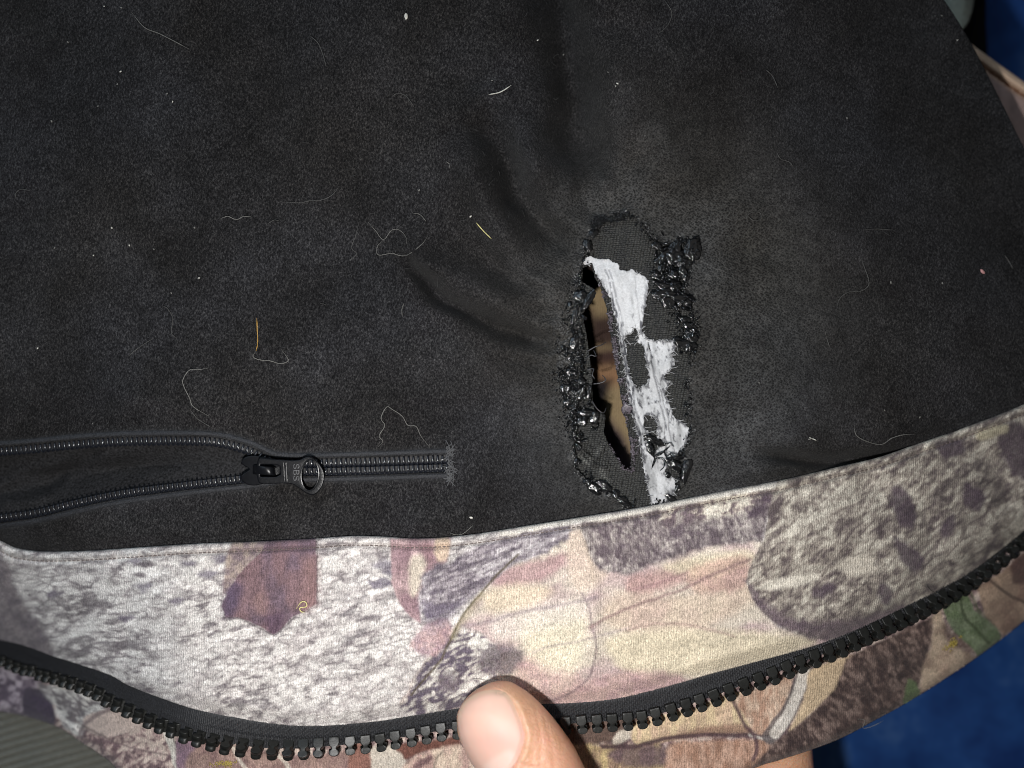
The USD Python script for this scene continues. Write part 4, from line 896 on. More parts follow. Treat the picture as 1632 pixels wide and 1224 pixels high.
def hem_print(P):
    pt = Paint(P, bark(lin(218, 196, 182), lin(180, 152, 146), lin(112, 88, 92), 14, 9, -0.8, 220)(P)); rg = pt.region
    rg([(-80, 1050), (50, 1075), (62, 1095), (60, 1150), (-80, 1130)], bark(lin(190, 174, 184), lin(140, 122, 136), lin(92, 76, 94), 12, 9, 0, 225), 5, 4)
    rg([(36, 1104), (60, 1096), (82, 1112), (88, 1150), (70, 1156), (40, 1138)], mottle(lin(70, 58, 78), 0.5, 10, seed=226), 4, 4)
    rg([(60, 1090), (120, 1100), (200, 1130), (190, 1140), (140, 1150), (128, 1175), (96, 1150), (84, 1120)], bark(lin(226, 222, 216), lin(180, 174, 172), lin(116, 108, 112), 20, 7, 0.5, 228), 4, 4)
    rg([(140, 1140), (205, 1126), (240, 1150), (200, 1170), (160, 1172), (138, 1160)], mottle(lin(206, 184, 172), 0.2, 14, seed=229), 3, 3)
    pt.line([(196, 1124), (160, 1136), (136, 1154), (127, 1170)], lin(130, 112, 112), 3.2, 2, a=0.85); pt.line([(118, 1150), (150, 1166), (190, 1186), (240, 1198), (290, 1206)], lin(110, 92, 92), 1.6, 1.4, a=0.7)
    pt.line([(264, 1160), (272, 1180), (278, 1200), (284, 1225)], lin(216, 210, 198), 6, 1.5, a=0.95); pt.line([(270, 1160), (279, 1182), (286, 1205)], lin(120, 110, 106), 1.3, 1, a=0.7)
    rg([(282, 1180), (300, 1178), (324, 1190), (320, 1226), (284, 1226)], mottle(lin(132, 104, 122), 0.3, 12, seed=230, c2=lin(154, 122, 134)), 3, 3)
    rg([(322, 1184), (420, 1196), (500, 1205), (590, 1190), (600, 1240), (320, 1240)], mottle(lin(172, 140, 128), 0.4, 16, seed=231, c2=lin(146, 114, 110)), 4, 4); pt.line([(372, 1192), (380, 1210), (392, 1226)], lin(220, 206, 190), 3, 1.5, a=0.9); pt.line([(434, 1196), (452, 1212), (462, 1226)], lin(222, 208, 192), 3.5, 1.5, a=0.9)
    rg([(584, 1196), (640, 1190), (640, 1240), (590, 1240)], mottle(lin(212, 200, 184), 0.3, 12, seed=232), 4, 4); rg([(560, 1190), (586, 1190), (590, 1240), (556, 1240)], mottle(lin(150, 104, 90), 0.4, 9, seed=233), 3, 3)
    rg([(632, 1188), (700, 1178), (728, 1175), (730, 1192), (680, 1196), (648, 1210), (640, 1202)], mottle(lin(122, 78, 66), 0.5, 10, seed=234), 3, 3); rg([(650, 1214), (690, 1196), (740, 1190), (750, 1240), (645, 1240)], mottle(lin(224, 200, 176), 0.3, 10, 20, seed=235, c2=lin(196, 160, 148)), 4, 4); rg([(664, 1214), (686, 1204), (684, 1216), (660, 1226)], lin(120, 88, 92), 3, 3, a=0.85)
    pt.line([(706, 1198), (694, 1212), (690, 1230)], lin(140, 126, 112), 2, 1.5, a=0.7)
    # right of the thumb
    rg([(860, 1150), (1010, 1140), (1020, 1164), (980, 1180), (930, 1190), (880, 1190)], mottle(lin(112, 90, 80), 0.5, 10, seed=236), 5, 4)  # shadow below the zipper, painted into the print
    rg([(985, 1166), (1012, 1160), (1004, 1178), (978, 1186)], lin(224, 212, 194), 3, 3, a=0.9)
    rg([(1016, 1150), (1110, 1128), (1180, 1104), (1196, 1160), (1120, 1170), (1040, 1186), (1010, 1184)], mottle(lin(226, 200, 156), 0.2, 8, 30, seed=237, c2=lin(214, 182, 150)), 3, 3); rg([(1050, 1180), (1120, 1160), (1180, 1154), (1196, 1168), (1110, 1176)], lin(172, 134, 112), 5, 4, a=0.85)
    rg([(900, 1190), (1000, 1190), (1050, 1186), (1060, 1230), (960, 1240), (880, 1240)], mottle(lin(196, 172, 120), 0.5, 12, 22, seed=238, c2=lin(150, 122, 100)), 5, 5); rg([(972, 1196), (1060, 1188), (1066, 1216), (1000, 1222)], mottle(lin(104, 82, 88), 0.5, 12, seed=239), 6, 6, a=0.85)
    rg([(1066, 1188), (1120, 1180), (1200, 1178), (1230, 1186), (1210, 1225), (1080, 1250)], mottle(lin(200, 160, 136), 0.3, 9, 24, seed=240, c2=lin(166, 124, 100)), 5, 4)
    rg([(1172, 1112), (1228, 1092), (1262, 1076), (1250, 1130), (1236, 1170), (1206, 1170), (1186, 1140)], mottle(lin(220, 190, 164), 0.2, 10, 24, seed=241, c2=lin(190, 148, 122)), 3, 3)
    pt.line([(960, 1190), (1010, 1190), (1060, 1178), (1120, 1172), (1180, 1172), (1240, 1176)], lin(84, 62, 68), 3.4, 2, a=0.9); pt.line([(1196, 1172), (1214, 1177), (1232, 1181)], lin(200, 190, 180), 2.4, 1.5, a=0.9)
    pt.line([(1166, 1110), (1176, 1135), (1190, 1158), (1202, 1172), (1206, 1195), (1200, 1210)], lin(92, 66, 74), 3.2, 2, a=0.85)
    pt.line([(1284, 1066), (1274, 1098), (1262, 1126), (1246, 1150), (1228, 1174)], lin(110, 100, 100), 13, 2, a=0.9); pt.line([(1282, 1070), (1274, 1098), (1262, 1128), (1248, 1152), (1236, 1168)], lin(226, 216, 204), 8.5, 2.2, a=0.95)
    rg([(1292, 1068), (1350, 1046), (1362, 1050), (1348, 1080), (1322, 1110), (1290, 1140), (1258, 1166), (1274, 1130), (1286, 1096)], mottle(lin(214, 186, 148), 0.2, 9, 24, seed=242), 3, 2)
    dk = bark(lin(146, 122, 112), lin(100, 80, 74), lin(68, 53, 52), 9, 13, -0.6, 245, 0.26, 0.74)
    rg([(1348, 1050), (1400, 1024), (1490, 980), (1486, 1020), (1474, 1060), (1462, 1100), (1440, 1124), (1346, 1176), (1240, 1214), (1190, 1232), (1230, 1186), (1280, 1150), (1330, 1100)], dk, 3, 3, smooth=False)
    rg([(1486, 982), (1500, 970), (1510, 1020), (1560, 1050), (1490, 1098), (1464, 1106), (1472, 1060), (1486, 1020)], mottle(lin(206, 180, 152), 0.25, 16, seed=246, c2=lin(176, 148, 126)), 4, 3, smooth=False)
    rg([(1500, 992), (1520, 1008), (1545, 1020), (1555, 1042), (1530, 1036), (1508, 1016)], lin(126, 100, 86), 6, 4, a=0.7)
    rg([(1500, 966), (1540, 940), (1552, 972), (1590, 1000), (1596, 1018), (1560, 1048), (1546, 1030), (1520, 1006), (1510, 990)], mottle(lin(108, 126, 86), 0.4, 9, seed=247, c2=lin(134, 148, 112)), 2.5, 2, smooth=False); pt.line([(1530, 952), (1536, 980), (1556, 1004), (1576, 1026)], lin(72, 86, 52), 2.5, 2, a=0.85); pt.line([(1546, 942), (1560, 972), (1594, 1000)], lin(88, 104, 62), 2, 2, a=0.6)
    rg([(1446, 1084), (1460, 1090), (1466, 1108), (1446, 1124), (1440, 1118)], lin(110, 128, 84), 3, 3)
    rg([(1556, 936), (1596, 912), (1632, 880), (1760, 800), (1760, 900), (1632, 990), (1600, 1012), (1570, 980)], mottle(lin(150, 118, 100), 0.4, 22, seed=248, c2=lin(186, 156, 130)), 3, 3, smooth=False); pt.line([(1580, 925), (1610, 950), (1640, 962)], lin(82, 62, 56), 2.5, 2, a=0.8); rg([(1610, 900), (1640, 880), (1640, 920), (1618, 930)], lin(92, 60, 58), 4, 4, a=0.8)
    return weathered(pt.C, P)


tp_ = tips[(tips[:, 0] > -418) & (tips[:, 0] < 1718)] + [0, -26]
bottom = np.vstack([hem_left, [(300, 1330), (1000, 1330)], hem_right])
Ph, Fh = sheet(np.vstack([tp_, bottom[::-1]]), (), 2.0)
zh = hem_z(Ph)
dedge = np.minimum(pdist(Ph, hem_left), pdist(Ph, hem_right))
zh -= 1.6e-3 * np.clip(1 - dedge / 14, 0, 1) ** 2
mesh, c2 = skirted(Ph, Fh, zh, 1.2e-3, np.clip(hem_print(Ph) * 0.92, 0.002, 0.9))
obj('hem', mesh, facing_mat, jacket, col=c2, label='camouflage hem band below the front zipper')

# ------------------------------------------------------------------ front zipper
LT = 25.0


def tilt(x): return np.radians(np.interp(x, [-80, 0, 150, 300, 430, 580, 1180, 1300, 1450, 1632, 1720], [102, 102, 100, 84, 52, 10, 0, 8, 30, 46, 50]))


def tip_z(x, y):
    return drape(x, y) + np.interp(x, [-80, 150, 350, 600, 1200, 1450, 1720], [3.6, 3.6, 2.9, 0.4, 0.0, -0.6, -1.0]) * 1e-3


tipc = resample(tips, 2.0)
Tp = W(tipc[:, 0], tipc[:, 1], tip_z(tipc[:, 0], tipc[:, 1]))
# light smoothing of the line, as a stiff zipper has
for _ in range(30): Tp[1:-1] = 0.25 * Tp[:-2] + 0.5 * Tp[1:-1] + 0.25 * Tp[2:]
tan = np.gradient(Tp, axis=0); tan /= np.linalg.norm(tan, axis=1, keepdims=True)
nrm = np.cross(tan, [0, 0, 1.0]); nrm /= np.linalg.norm(nrm, axis=1, keepdims=True)       # down the picture
ph = tilt(tipc[:, 0])
upv = np.cross(nrm, tan)
upv *= np.sign(upv[:, 2:])
dirv = nrm * np.cos(ph)[:, None] + upv * np.sin(ph)[:, None]
thick = np.cross(tan, dirv); thick *= np.where((thick * upv).sum(1) < 0, -1, 1)[:, None]
BaseC = Tp - dirv * (LT * S)
# tape: from under the facing to the foot of the teeth, ribbed across
bpx = np.stack([BaseC[:, 0] / (S * (H - BaseC[:, 2]) / H) + 816, 612 - BaseC[:, 1] / (S * (H - BaseC[:, 2]) / H)], 1)
cols = []
m_along = len(tipc) * 4
ss = np.linspace(0, len(tipc) - 1, m_along)
ip = lambda A: np.stack([np.interp(ss, np.arange(len(A)), A[:, k]) for k in range(A.shape[1])], 1)
B2, D2, U2, bp2 = ip(BaseC), ip(dirv), ip(thick), ip(bpx)
fx = bp2[:, 0]; fe = np.stack([fx, yat(edge_tape, fx) - 9], 1)
FE = W(fe[:, 0], fe[:, 1], facing_z(fe) - 0.9e-3)
rows = 22
tt = np.linspace(0, 1.0, rows)
grid = FE[:, None] * (1 - tt)[None, :, None] + (B2 + D2 * (11 * S))[:, None] * tt[None, :, None]
s_px = ss * 2.0
rib = 1.7 * np.abs(np.sin(s_px * math.pi / 3.7))[:, None] * (0.6 + 0.4 * np.sin(tt[None] * 40 + np.floor(s_px / 3.7)[:, None] * 2.1))
grid = grid + U2[:, None] * (0.22e-3 * (rib * sst(0.12, 0.35, tt)[None])[:, :, None])
grid = grid + U2[:, None] * (0.5e-3 * np.exp(-((tt - 0.72) / 0.10) ** 2))[None, :, None]
i, j = np.meshgrid(np.arange(m_along - 1), np.arange(rows - 1), indexing='ij')
a = (i * rows + j).ravel()
Ft = np.vstack([np.stack([a, a + 1, a + rows + 1], 1), np.stack([a, a + rows + 1, a + rows], 1)])
zipper = obj('front_zipper', (grid.reshape(-1, 3), Ft), tape_mat, jacket, label='black front zipper with chunky moulded teeth')
# one tooth: body, neck and rounded head, laid out along +y
half = [(8.0, -2), (8.4, 5), (8.2, 9.5), (7.0, 11.6), (4.6, 12.8), (3.5, 14.6), (3.9, 16.6), (6.4, 17.6), (8.1, 19.6), (8.2, 22.2), (6.9, 24.6), (4.2, 26.2), (1.4, 26.8)]
tooth_out = np.array(half + [(-x, y) for x, y in half[::-1]])
tv, tf = plate(resample(tooth_out, 2.2, True), -10.5, 10.5, 1.3, notch=True)
# a shallow dish on the head, a ridge on the body
r_ = np.hypot(tv[:, 0], tv[:, 1] - 20.5)
tv[:, 2] -= np.sign(tv[:, 2]) * 1.0 * np.clip((tv[:, 1] - 14) / 4, 0, 1) * (np.abs(tv[:, 2]) > 6.5)
tv[:, 1] -= 4.5 * np.exp(-(tv[:, 2] / 1.2) ** 2) * np.clip((tv[:, 1] - 15) / 5, 0, 1)
arc = np.r_[0, np.cumsum(np.linalg.norm(np.diff(Tp, axis=0), axis=1))]
pitch = 24.6 * S
kk = 0
for s0 in np.arange(pitch * 1.4, arc[-1], pitch):
    f = np.interp(s0, arc, np.arange(len(arc)))
    at = lambda A: np.array([np.interp(f, np.arange(len(A)), A[:, k]) for k in range(3)])
    o, T_, D_, U_ = at(BaseC), at(tan), at(dirv), at(thick)
    jr = np.random.default_rng(kk).normal(0, 0.035, 3); kk += 1
    D_ = D_ + T_ * jr[0] + U_ * jr[1]; D_ /= np.linalg.norm(D_)
    T_ = T_ - D_ * (T_ @ D_); T_ /= np.linalg.norm(T_); U_ = np.cross(T_, D_); U_ = U_ if U_ @ at(thick) > 0 else -U_
    v = o + S * (tv[:, :1] * T_ + tv[:, 1:2] * D_ + tv[:, 2:] * U_)
    fc = tf if np.dot(np.cross(T_, D_), U_) > 0 else tf[:, ::-1]
    obj('zipper_tooth', (v, fc), tooth_mat, zipper, smooth=35)

# ------------------------------------------------------------------ pocket: bag, tapes, coils, slider, pull
bag = np.vstack([up_coil[up_coil[:, 0] < 715] + [0, -22], (low_coil[low_coil[:, 0] < 715] + [0, 22])[::-1]])
Pk, Fk = sheet(bag, (), 2.6)
zk = drape(Pk[:, 0], Pk[:, 1]) - 1.7e-3 - 5.0e-3 * sst(420, 200, Pk[:, 0]) * np.clip(np.minimum(Pk[:, 1] - yat(up_coil, Pk[:, 0]), yat(low_coil, Pk[:, 0]) - Pk[:, 1]) / 40, 0, 1)
for line, d, w in (([(145, 725), (110, 750), (80, 775)], 1.6, 12), ([(220, 720), (150, 730), (60, 745), (-20, 780)], -1.4, 14), ([(110, 760), (60, 795), (10, 800)], -1.2, 10), ([(300, 745), (240, 755)], -0.5, 14)):
    zk -= d * 1e-3 * np.exp(-(pdist(Pk, spline(line, 5)) / w) ** 2)
zk += (nz(Pk, 6, seed=251, oct=2) - 0.5) * 0.15e-3
mesh, _ = skirted(Pk, Fk, zk, 0.3e-3)
obj('pocket_bag', mesh, pocket_mat, jacket, label='black pocket cloth showing in the open pocket')


def ribbon(line, w0, w1, zoff, ribp=3.6):
    """A woven tape along a line, reaching from w0 to w1 across it."""
    L = resample(line, 1.2)
    t = np.gradient(L, axis=0); t /= np.linalg.norm(t, axis=1, keepdims=True); n = np.stack([-t[:, 1], t[:, 0]], 1)
    u = np.linspace(w0, w1, 9)
    G = L[:, None] + n[:, None] * u[None, :, None]
    z = drape(G[..., 0], G[..., 1]) + zoff + 0.10e-3 * np.sin(np.arange(len(L)) * 1.2 * 2 * math.pi / ribp)[:, None] * np.cos(u * 1.6)[None]
    V = W(G[..., 0], G[..., 1], z).reshape(-1, 3)
    i, j = np.meshgrid(np.arange(len(L) - 1), np.arange(8), indexing='ij'); a = (i * 9 + j).ravel()
    return V, np.vstack([np.stack([a, a + 1, a + 10], 1), np.stack([a, a + 10, a + 9], 1)])


pz = obj('pocket_zipper', join([ribbon(up_coil, -14, 5, -0.75e-3), ribbon(low_coil, -5, 14, -0.75e-3)]), tape_mat, jacket, label='black coil pocket zipper, half open')


def woven(line, w0, w1):
    L = resample(line, 1.0)
    t = np.gradient(L, axis=0); t /= np.linalg.norm(t, axis=1, keepdims=True); n = np.stack([-t[:, 1], t[:, 0]], 1)
    u = np.linspace(w0, w1, 9); s_ = np.arange(len(L))
    G = L[:, None] + n[:, None] * u[None, :, None]
    edge = np.clip(np.minimum(np.arange(9), 8 - np.arange(9)) / 1.5, 0, 1)
    z = on_lining(G.reshape(-1, 2)).reshape(G.shape[:2])
    z = np.apply_along_axis(lambda a: np.convolve(np.pad(a, 4, 'edge'), np.ones(9) / 9, 'valid'), 0, z)
    z = z - 0.25e-3 + 0.42e-3 * edge[None] + 0.11e-3 * np.sin(s_ * 2 * math.pi / 4.2)[:, None] * np.where(np.arange(9) % 2, 1, -1)[None]
    V = W(G[..., 0], G[..., 1], z).reshape(-1, 3)
    i, j = np.meshgrid(np.arange(len(L) - 1), np.arange(8), indexing='ij'); a = (i * 9 + j).ravel()
    return V, np.vstack([np.stack([a, a + 1, a + 10], 1), np.stack([a, a + 10, a + 9], 1)])


obj('woven_edge', woven(up_coil[up_coil[:, 0] < 716], -18, -8.5), woven_mat, pz)
obj('woven_edge', woven(low_coil[low_coil[:, 0] < 716], 8.5, 18), woven_mat, pz)


def coil(line, phase, side):
    L = resample(line, 0.7)
    t = np.gradient(L, axis=0); t /= np.linalg.norm(t, axis=1, keepdims=True); n = np.stack([-t[:, 1], t[:, 0]], 1)
    s = np.arange(len(L)) * 0.7
    lean = np.interp(L[:, 0], [0, 300, 430, 480], [0.25, 0.2, 0, 0])
    th = 2 * math.pi * s / 7.7 + phase
    c = np.cos(th); c = np.sign(c) * np.abs(c) ** 0.7
    q = L + n * (6.2 * c)[:, None] + t * (1.2 * np.sin(th))[:, None]
    z = drape(L[:, 0], L[:, 1]) - 0.25e-3 + (0.42e-3 + 0.1e-3 * lean) * np.sin(th)
    return tube(W(q[:, 0], q[:, 1], z), 1.55 * S, 6)


obj('coil', coil(up_coil, 0.0, -1), coil_mat, pz)
obj('coil', coil(low_coil, math.pi, 1), coil_mat, pz)
# cords running beside the coils and the heat-set end of the slot
tk = []
for sgn, line in ((-1, up_coil), (1, low_coil)):
    L = resample(line, 2.0) + [0, sgn * 8.0]
    tk.append(tube(W(L[:, 0], L[:, 1], drape(L[:, 0], L[:, 1]) - 0.3e-3), 1.1 * S, 5))
obj('edge_cord', join(tk), thread_mat if False else tape_mat, pz)
r2 = np.random.default_rng(12)
parts = []
for k in range(42):
    x, y = 713 + 10 * r2.random(), 709 + 60 * r2.random()
    a = r2.normal(0.2, 0.9) + (math.pi / 2 if r2.random() < 0.5 else 0); l = 4 + 7 * r2.random(); t = np.linspace(-1, 1, 6)
    qx, qy = x + l * t * math.cos(a), y + l * t * math.sin(a) + r2.normal(0, 1) * t**2 * 2
    parts.append(tube(W(qx, qy, drape(qx, qy) + 0.15e-3 + 0.3e-3 * r2.random() * (1 - t**2)), 0.75 * S, 5))
obj('end_tack', join(parts), tack_mat, pz)
zs = float(drape(np.array([440.]), np.array([750.]))[0])


def lift_plate(V, F, tiltz=None):
    z = V[:, 2] + zs + (0 if tiltz is None else tiltz(V[:, 0]))
    return W(V[:, 0], V[:, 1], z), F


mm = 1e-3
# plates are laid out in picture units with z in metres; bevel is given in picture units and metres alike through this helper
def pl(outline, z0, z1, bev, holes=(), tiltz=None):
    V, F = plate(np.array(outline), z0 / S, z1 / S, bev, holes)
    V = V.copy(); V[:, 2] *= S
    v, f = lift_plate(V, F, tiltz)
    return v, f[:, ::-1]


body = resample(spline([(384, 738), (390, 729), (404, 726), (425, 729), (446, 733), (458, 737), (458, 757), (446, 764), (424, 770), (404, 774), (390, 770), (383, 760), (392, 752), (398, 748), (392, 744)], 4, True), 2.0, True)
crown_side = [(402, 0.9), (404, 2.6), (409, 3.6), (418, 4.2), (430, 4.2), (436, 3.5), (440, 2.2), (441, 0.9)]
cz = np.array(crown_side)
cr = []
for y in (742.5, 744.5, 755, 757):
    ins = 0.35 if y in (742.5, 757) else 0
    cr.append(W(cz[:, 0], np.full(len(cz), y) + (cz[:, 0] - 420) * 0.08, zs + (cz[:, 1] - ins) * mm))
cr = np.array(cr); nk = len(cz)
V = cr.reshape(-1, 3); f = []
for a_ in range(3):
    for b_ in range(nk - 1):
        p = a_ * nk + b_; f += [(p, p + nk, p + nk + 1), (p, p + nk + 1, p + 1)]
for a_ in (0, 3):
    for b_ in range(1, nk - 1):
        f.append((a_ * nk, a_ * nk + b_, a_ * nk + b_ + 1) if a_ == 0 else (a_ * nk, a_ * nk + b_ + 1, a_ * nk + b_))
sl1 = pl(body, 0.3 * mm, 1.5 * mm, 1.6)
obj('slider', join([sl1, (V, np.array(f))]), slider_mat, pz, smooth=40)
axis = np.array([0.987, 0.16]); perp = np.array([-0.16, 0.987])
tab = [(411, 733), (418, 730), (432, 731.5), (450, 732.5), (466, 733.5), (478, 732.5), (484, 729.5), (491, 727.5), (500, 730), (509, 739), (515.5, 750), (517, 761), (514, 774), (507, 784), (500, 788.5), (493, 788.5), (486, 785), (479, 779.5), (472, 774.5), (464, 771.5), (452, 770.5), (436, 771), (420, 771), (412, 768), (409, 752)]
ring_hole = [(494 + 12.5 * math.cos(t) - 2.0 * math.sin(t), 757 + 23.5 * math.sin(t) + 1.5 * math.cos(t)) for t in np.linspace(0, 2 * math.pi, 40, endpoint=False)]
win = [(415, 740.5), (440, 740.5), (446, 743), (447, 756), (441, 759.5), (415, 759.5)]
tl_ = lambda x: (2.5 - 0.0035 * (x - 415)) * mm
tab_o = resample(spline(tab, 5, True), 1.8, True)
tab_m = pl(tab_o, 0, 1.1 * mm, 1.6, [np.array(ring_hole), resample(win, 2.0, True)], tl_)
rims = []
for r0, inn in ((ring_hole, 1.5),):
    rr = np.array(r0 + r0[:2]); c0 = np.array([494, 757])
    rr = c0 + (rr - c0) * (1 + inn / np.linalg.norm(rr - c0, axis=1, keepdims=True))
    rims.append(tube(W(rr[:, 0], rr[:, 1], zs + tl_(rr[:, 0]) + 1.15 * mm), 1.3 * S, 6))
for x in (452.5, 456.5):
    L = np.array([(x - 0.5, 737.5), (x, 745), (x + 0.6, 757), (x + 1.2, 767)])
    rims.append(tube(W(L[:, 0], L[:, 1], zs + tl_(L[:, 0]) + 1.12 * mm), 0.9 * S, 6))
L = spline([(472, 773), (480, 778), (487, 783), (494, 786.5)], 4)
rims.append(tube(W(L[:, 0], L[:, 1], zs + tl_(L[:, 0]) + 1.05 * mm), 0.9 * S, 6))
tabm = obj('pull_tab', join([tab_m] + rims), slider_mat, pz, smooth=40)
txt = meshkit.text_mesh('SBS', 9.5, 2.4)
tvx = np.array(txt.vertices)
tvx[:, 0] -= tvx[:, 0].mean(); wx = np.ptp(tvx[:, 0]); tvx[:, 0] *= 27.0 / wx
qx, qy = 478.5 - tvx[:, 1] * 1.0 - 1 + 0 * tvx[:, 0], 753 + tvx[:, 0]
qx = 467.5 + tvx[:, 1]
qy = 753 + tvx[:, 0]
obj('lettering', (W(qx, qy, zs + tl_(qx) + 1.0 * mm + tvx[:, 2] * S), np.array(txt.faces)), letter_mat, pz, smooth=False)

# ------------------------------------------------------------------ the hand
rows_y = np.array([1085.0, 1087, 1092, 1106, 1126, 1143, 1165, 1190, 1224, 1260, 1320, 1380])
left_x = np.array([798.0, 784, 772, 750, 734, 728, 729, 738, 757, 779, 815, 850])
right_x = np.array([804.0, 815, 824, 845, 866, 881, 898, 915, 932, 953, 990, 1030])
tn = np.r_[1085 + np.array([0.02, 0.35, 1.0, 2.0, 3.2, 4.6]), np.linspace(1091, 1380, 150)]
from scipy.interpolate import PchipInterpolator
sq = np.sqrt(tn - 1085); sq0 = np.sqrt(rows_y - 1085)
lx, rx = PchipInterpolator(sq0, left_x)(sq), PchipInterpolator(sq0, right_x)(sq)
cx_, hw = (lx + rx) / 2, (rx - lx) / 2
zbase = 1.9e-3
tt_ = 1 - np.clip((tn - 1085) / 105, 0, 1)
hh = 8.4e-3 * np.sqrt(np.clip(1 - tt_**2.2, 0, 1))
zc = zbase + 6.6e-3 - 0.8e-3 * np.exp(-(tn - 1085) / 40) + 3e-3 * sst(1120, 1400, tn)
nail = spline([(737, 1186), (731, 1165), (729.5, 1145), (734, 1128), (746, 1114), (762, 1104.5), (780, 1100), (796, 1100.5), (808, 1106), (819, 1120), (829, 1143), (836, 1166), (836, 1182), (829, 1202), (818, 1222), (804, 1234), (784, 1238), (764, 1230), (748, 1212)], 6, True)


def thumb_top(px, py):
    c, w, h, zz = (np.interp(py, tn, A) for A in (cx_, hw, hh, zc))
    u = np.clip((px - c) / w, -0.999, 0.999)
    return zz + h * (1 - np.abs(u) ** 2.25) ** (1 / 2.25)


nseg = 140
th = np.linspace(0, 2 * np.pi, nseg, endpoint=False)
ct, sn = np.cos(th), np.sin(th)
ex = 2 / 2.25
ux, uz = np.sign(ct) * np.abs(ct) ** ex, np.sign(sn) * np.abs(sn) ** ex
PX = cx_[:, None] + hw[:, None] * ux; PY = np.repeat(tn[:, None], nseg, 1)
PZ = zc[:, None] + hh[:, None] * uz * np.where(uz > 0, 1.0, 0.82)
Q = np.stack([PX.ravel(), PY.ravel()], 1)
dn = sdist(Q, nail)
topm = (np.repeat(uz[None], len(tn), 0).ravel() > 0.02)
bump = np.where(topm, 0.30e-3 * np.exp(-((dn - 6) / 6) ** 2) * sst(1100, 1125, Q[:, 1]) - 0.55e-3 * sst(1.5, -3, dn) - 0.35e-3 * np.exp(-((dn - 1.5) / 1.8) ** 2) * sst(1104, 1130, Q[:, 1]), 0)
crease = (nz(Q, 60, 6, seed=301, oct=2, ang=0.45) - 0.5) * 0.22e-3
for L_, d_, w_ in (([(852, 1120), (858, 1150), (862, 1190), (860, 1230)], 0.16, 2.5), ([(866, 1140), (878, 1180), (884, 1225)], 0.14, 2.2), ([(842, 1180), (850, 1205), (846, 1232)], 0.14, 2.0), ([(826, 1215), (842, 1222), (870, 1220)], 0.16, 2.0), ([(840, 1108), (852, 1125)], 0.12, 2.0)):
    crease = crease - np.where(topm, d_ * 1e-3 * np.exp(-(pdist(Q, spline(L_, 5)) / w_) ** 2), 0)
PZ = PZ + (bump + crease).reshape(PZ.shape)
V = W(PX, PY, PZ).reshape(-1, 3)
i, j = np.meshgrid(np.arange(len(tn) - 1), np.arange(nseg), indexing='ij')
p, q_ = (i * nseg + j).ravel(), (i * nseg + (j + 1) % nseg).ravel()
Fth = np.vstack([np.stack([p, q_, q_ + nseg], 1), np.stack([p, q_ + nseg, p + nseg], 1)])
V = np.vstack([V, V[:nseg].mean(0), V[-nseg:].mean(0)])
k = np.arange(nseg); n0 = len(V) - 2
Fth = np.vstack([Fth, np.stack([(k + 1) % nseg, k, np.full(nseg, n0)], 1), np.stack([(len(tn) - 1) * nseg + k, (len(tn) - 1) * nseg + (k + 1) % nseg, np.full(nseg, n0 + 1)], 1)])
thumb = trimesh.Trimesh(V, Fth, process=False)
if thumb.volume < 0: thumb.invert()
import manifold3d as m3


def mani(t): return m3.Manifold(m3.Mesh(np.asarray(t.vertices, np.float32), np.asarray(t.faces, np.uint32)))


def bone(a, b, ra, rb):
    return m3.Manifold.batch_hull([m3.Manifold.sphere(ra, 40).translate(tuple(a)), m3.Manifold.sphere(rb, 40).translate(tuple(b))])


def wp(x, y, z): return W(np.array(float(x)), np.array(float(y)), z * mm)


palm = [bone(wp(930, 1345, 10), wp(1010, 1520, 2), 0.0098, 0.0125), bone(wp(1010, 1520, 2), wp(1120, 1760, -12), 0.0125, 0.018), bone(wp(1120, 1760, -12), wp(1380, 1720, -26), 0.018, 0.015), bone(wp(1120, 1760, -12), wp(1050, 1600, -22), 0.018, 0.011), bone(wp(1380, 1720, -26), wp(1260, 1980, -26), 0.015, 0.02), bone(wp(1120, 1760, -12), wp(1260, 1980, -26), 0.018, 0.02)]
for (x0, y0), (x1, y1), (x2, y2), rr in (((1236, 1085), (1243, 1240), (1330, 1560), 7.3), ((1120, 1040), (1130, 1230), (1250, 1580), 7.6), ((1010, 1050), (1025, 1240), (1160, 1590), 7.5), ((905, 1080), (930, 1260), (1080, 1600), 7.2)):
    palm += [bone(wp(x0, y0, -15.5), wp(x1, y1, -17), rr * 0.86e-3, rr * 1e-3), bone(wp(x1, y1, -17), wp(x2, y2, -25), rr * 1e-3, rr * 1.15e-3), bone(wp(x2, y2, -25), wp(1200, 1760, -18), rr * 1.15e-3, 0.014)]
rest = m3.Manifold.batch_boolean(palm, m3.OpType.Add).refine_to_length(0.0025)
mm_ = rest.to_mesh()
rt = trimesh.Trimesh(mm_.vert_properties[:, :3], mm_.tri_verts, process=False)
trimesh.smoothing.filter_taubin(rt, iterations=12)
hand = mani(thumb) + mani(rt)
person = thing('person', 'bare hand with its thumb pressing on the camouflage facing at the bottom', 'person')
obj('hand', hand, skin_mat, person, smooth=60)
Pn, Fn = sheet(nail, (), 1.6)
c, w, h, zz = (np.interp(Pn[:, 1], tn, A) for A in (cx_, hw, hh, zc))
zt = thumb_top(Pn[:, 0] + 2.0, Pn[:, 1])
dnn = -sdist(Pn, nail)
zn = zt - 0.32e-3 + 0.30e-3 * sst(0, 9, dnn)
